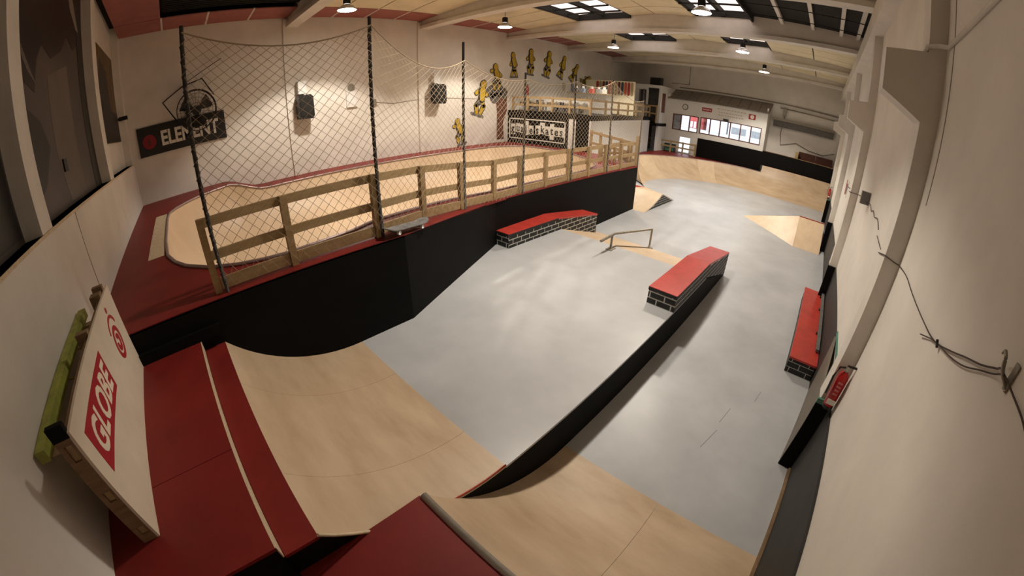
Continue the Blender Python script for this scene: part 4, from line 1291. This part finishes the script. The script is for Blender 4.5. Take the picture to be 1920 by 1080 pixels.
# ------------------------------------------------------------------ right wall: black skirting boards, pillar cladding, small things
M['board'] = mat('dark_wall_board', (0.028, 0.026, 0.023), 0.6, 0.3, 3)
M['cladside'] = mat('grey_brown_board', (0.16, 0.135, 0.105), 0.6, 0.2, 4)
bb = struct(box('baseboard_right', .972, .999, Y0, 3.79, 0.05, 1.0, M['board']))
box('bottom_strip', .945, .972, Y0 + .01, 3.75, 0.0, .055, M['pine_dark'], bb)
for ya, yb_ in ((5.55, 8.82), (10.58, 13.72), (15.48, 18.77), (20.53, 21.4)):
    box('board', .972, .999, ya, yb_, 0, 1.0, M['board'], bb)
for i, y in enumerate(PY[:4]):
    box('cladding', .805, .999, y - .03, y - .002, 0, 1.0, M['black'], bb)
    prism('cladding', [(.806, y - .002), (.833, y - .002), (.997, y + 1.72), (.970, y + 1.72)], 'z', 0, .995, M['cladside'], bb)
    if i in (0, 3):
        box('green_strip', .803, .999, y - .034, y - .002, 1.0, 1.06, M['greenpaint'], bb)
box('green_strip', .985, .999, 4.12, 5.6, 1.0, 1.05, M['greenpaint'], bb)

M['extpink'] = mat('extinguisher_print', (0.50, 0.16, 0.15), 0.4)
M['extred'] = mat('extinguisher_red', (0.40, 0.012, 0.012), 0.25)
def extinguisher(x, y, z, label, tilt=0):
    t = thing('fire_extinguisher', label, 'extinguisher', (x, y, z), 'fire extinguishers on the right wall pillars')
    mesh('cylinder', *latheg((x, y, z), [(.05, 0), (.06, .015), (.06, .36), (.05, .41), (.022, .44)], 18), M['extred'], t, smooth=True)
    mesh('base_ring', *latheg((x, y, z - .012), [(.062, 0), (.062, .04)], 18), M['plastic'], t)
    mesh('valve', *latheg((x, y, z + .44), [(.025, 0), (.03, .02), (.02, .06)], 10), M['steel'], t)
    bar('handle', (x - .01, y, z + .50), (x + .09, y - .02, z + .52), .025, .014, M['plastic'], t)
    tube('hose', [(x - .02, y, z + .48), (x - .08, y - .02, z + .47), (x - .105, y - .03, z + .36), (x - .095, y - .03, z + .15)], .012, M['plastic'], t, 6)
    box('label_band', x - .045, x + .045, y - .064, y - .058, z + .06, z + .12, M['signwhite'], t)
    for k in range(4):
        box('label_band', x - .03, x + .02, y - .064, y - .058, z + .18 + k * .045, z + .20 + k * .045, M['extpink'], t)
extinguisher(.915, 3.71, 1.07, 'red fire extinguisher on the nearest pillar of the right wall')
extinguisher(.85, 18.68, 1.10, 'small far red fire extinguisher on the fourth pillar')
t = thing('junction_box', 'grey junction box on the right wall between the first two pillars', 'box', (1.0, 7.0, 2.65))
box('case', .845, .999, 6.96, 7.06, 2.66, 2.86, M['steel_dull'], t)
box('cover', .85, .995, 6.952, 6.96, 2.665, 2.855, M['figgrey'], t)
t = thing('notice_plate', 'red and white notice plate on the right wall beyond the second pillar', 'sign', (1.0, 12, 2.1))
box('plate', .985, .999, 11.6, 12.3, 2.15, 2.60, M['signwhite'], t)
box('red_band', .982, .985, 12.05, 12.28, 2.17, 2.58, M['logored'], t)
box('dark_mark', .982, .985, 11.65, 12.0, 2.22, 2.50, M['figgrey'], t)
M['wire'] = mat('brown_wire', (0.06, 0.04, 0.03), 0.7)
wi = thing('looped_wire', 'brown looped wire strung along the right wall from the big hook', 'wire', (1.0, 3, 2.6))
def smooth_pts(pts_, k=5):
    P_ = [Vector(q) for q in pts_]
    P_ = [P_[0] * 2 - P_[1]] + P_ + [P_[-1] * 2 - P_[-2]]
    out = []
    for i_ in range(1, len(P_) - 2):
        a, b, c, d_ = P_[i_ - 1:i_ + 3]
        for n_ in range(k):
            t_ = n_ / k
            out.append(tuple(.5 * (2 * b + (c - a) * t_ + (2 * a - 5 * b + 4 * c - d_) * t_ ** 2 + (3 * b - a - 3 * c + d_) * t_ ** 3)))
    out.append(tuple(P_[-2]))
    return out
X9 = .988
tube('wire', smooth_pts([(X9, 1.0, 2.86), (X9, 1.21, 2.90), (X9, 1.34, 2.91), (.965, 1.49, 2.93), (X9, 1.57, 2.90), (X9, 1.70, 2.84), (X9, 1.87, 2.78), (X9, 2.03, 2.72), (X9, 2.24, 2.65), (X9, 2.41, 2.62), (X9, 2.66, 2.61), (X9, 2.92, 2.61), (X9, 3.17, 2.62), (X9, 3.43, 2.64), (X9, 3.70, 2.63)]), .0045, M['wire'], wi, 5)
tube('wire', [(X9, 3.70, 2.63), (.985, 3.805, 2.62), (.93, 3.808, 2.63), (.822, 3.808, 2.66), (.822, 4.11, 2.60), (.985, 4.3, 2.52), (X9, 4.67, 2.48), (X9, 4.97, 2.49), (X9, 5.37, 2.53)], .005, M['wire'], wi, 5)
tube('wire', smooth_pts([(.965, 1.48, 2.92), (X9, 1.58, 2.87), (X9, 1.69, 2.82), (X9, 1.84, 2.75), (X9, 2.02, 2.695), (X9, 2.24, 2.65)]), .004, M['wire'], wi, 5)
tube('wire', [(X9, 2.24, 2.65), (X9, 2.39, 2.61), (.98, 2.56, 2.55)], .004, M['wire'], wi, 5)
tube('wire', smooth_pts([(X9, 5.42, 2.60), (X9, 5.71, 2.68), (X9, 6.01, 2.65), (X9, 6.25, 2.70), (X9, 6.44, 2.66), (X9, 6.73, 2.72), (.95, 6.98, 2.70)]), .006, M['wire'], wi, 5)
tube('wire', [(.92, 7.06, 2.74), (X9, 7.6, 2.70), (X9, 8.6, 2.62), (.822, 8.84, 2.60), (.822, 9.14, 2.58), (X9, 9.4, 2.55), (X9, 11.6, 2.45)], .008, M['wire'], wi, 5)
tube('knot', [(.98, 2.22, 2.64), (.978, 2.255, 2.665)], .010, M['dark'], wi, 6)
t = thing('metal_hook', 'brown metal hook fixed on the right wall holding the wire', 'hook', (1.0, 1.5, 2.9))
tube('hook', smooth_pts([(.955, 1.535, 2.975), (.945, 1.51, 2.995), (.94, 1.475, 2.985), (.945, 1.465, 2.955), (.965, 1.47, 2.925), (.985, 1.455, 2.905), (.994, 1.435, 2.885)]), [.005] * 6 + [.009] * 25, M['steel_dull'], t, 6)
box('plate', .990, .999, 1.43, 1.465, 2.88, 2.99, M['steel_dull'], t)
t = thing('conduit_pipe', 'white conduit pipe climbing the upper right wall from the pillar', 'pipe', (1.0, 3.0, 4.5))
tube('pipe', [(.985, 1.6, 4.62), (.985, 2.58, 4.56), (.985, 3.72, 4.48), (.90, 3.78, 4.48), (.82, 3.80, 4.46), (.81, 3.9, 4.40)], .02, M['concrete'], t, 8)

# ------------------------------------------------------------------ outside the rear windows
M['outwhite'] = mat('white_render', (0.80, 0.80, 0.80), 0.8)  # plain white for the outdoor walls and house windows
M['outred'] = mat('red_facade', (0.50, 0.09, 0.08), 0.8)
M['outgrey'] = mat('yard_paving', (0.55, 0.54, 0.52), 0.9)
struct(box('ground_yard', -60, 40, YB + .3, 90, -.3, -.1, M['outgrey']))
t = thing('far_house', 'red house with two pale windows seen through the reception windows', 'building', (-14, 44, -.1))
box('wall', -14.5, -13.45, 44, 48, -.1, 5, M['outred'], t)
for x in (-14.32, -13.92):
    box('window', x, x + .26, 43.95, 44, 1.9, 2.6, M['outwhite'], t)
box('roof', -14.6, -13.35, 43.8, 48.2, 5, 5.2, M['roofbrown'], t)
t = thing('far_house', 'white house seen through the reception windows beside the red one', 'building', (-11, 50, -.1))
box('wall', -19, -14.7, 46, 52, -.1, 6, M['outwhite'], t)
box('wall', -13.0, -10.6, 46, 52, -.1, 6, M['outwhite'], t)
box('shutter', -17.6, -17.0, 45.95, 46, 1.9, 3.4, M['steel_dull'], t)
t = thing('yard_wall', 'long low white yard wall seen through the reception windows', 'wall', (-8, 40, -.1))
box('wall', -24, 2, 40, 40.2, -.1, 1.9, M['outwhite'], t)
box('coping', -24, 2, 39.95, 40.25, 1.9, 1.97, M['outgrey'], t)
t = thing('far_shed', 'long pale shed with grey shutters behind the white yard wall', 'building', (-4, 46, -.1))
box('wall', -10.4, 4, 46, 50, -.1, 4.5, M['outwhite'], t)
M['shutter'] = mat('grey_shutter', (0.34, 0.35, 0.35), .8, .2, 4)
for k in range(6):
    box('shutter', -10.0 + k * 2.3, -8.3 + k * 2.3, 45.95, 46, 1.95, 2.7, M['shutter'], t)
box('roof', -10.6, 4.2, 45.6, 50.2, 4.5, 4.7, M['shutter'], t)

# scuffs scratched into the painted floor
M['scuff'] = mat('floor_scratch', (0.10, 0.095, 0.09), .8)
for (xa, ya), (xb, yb_) in (((-.16, 3.45), (-.08, 3.85)), ((-.10, 4.0), (-.05, 4.35)), ((.22, 4.7), (.26, 5.0))):
    bar('scratch', (xa, ya, .0005), (xb, yb_, .0005), .005, .001, M['scuff'], floor)
box('joint', XR - .004, XR, 3.595, 3.61, 3.2, 5.7, M['steel_dull'], wr)
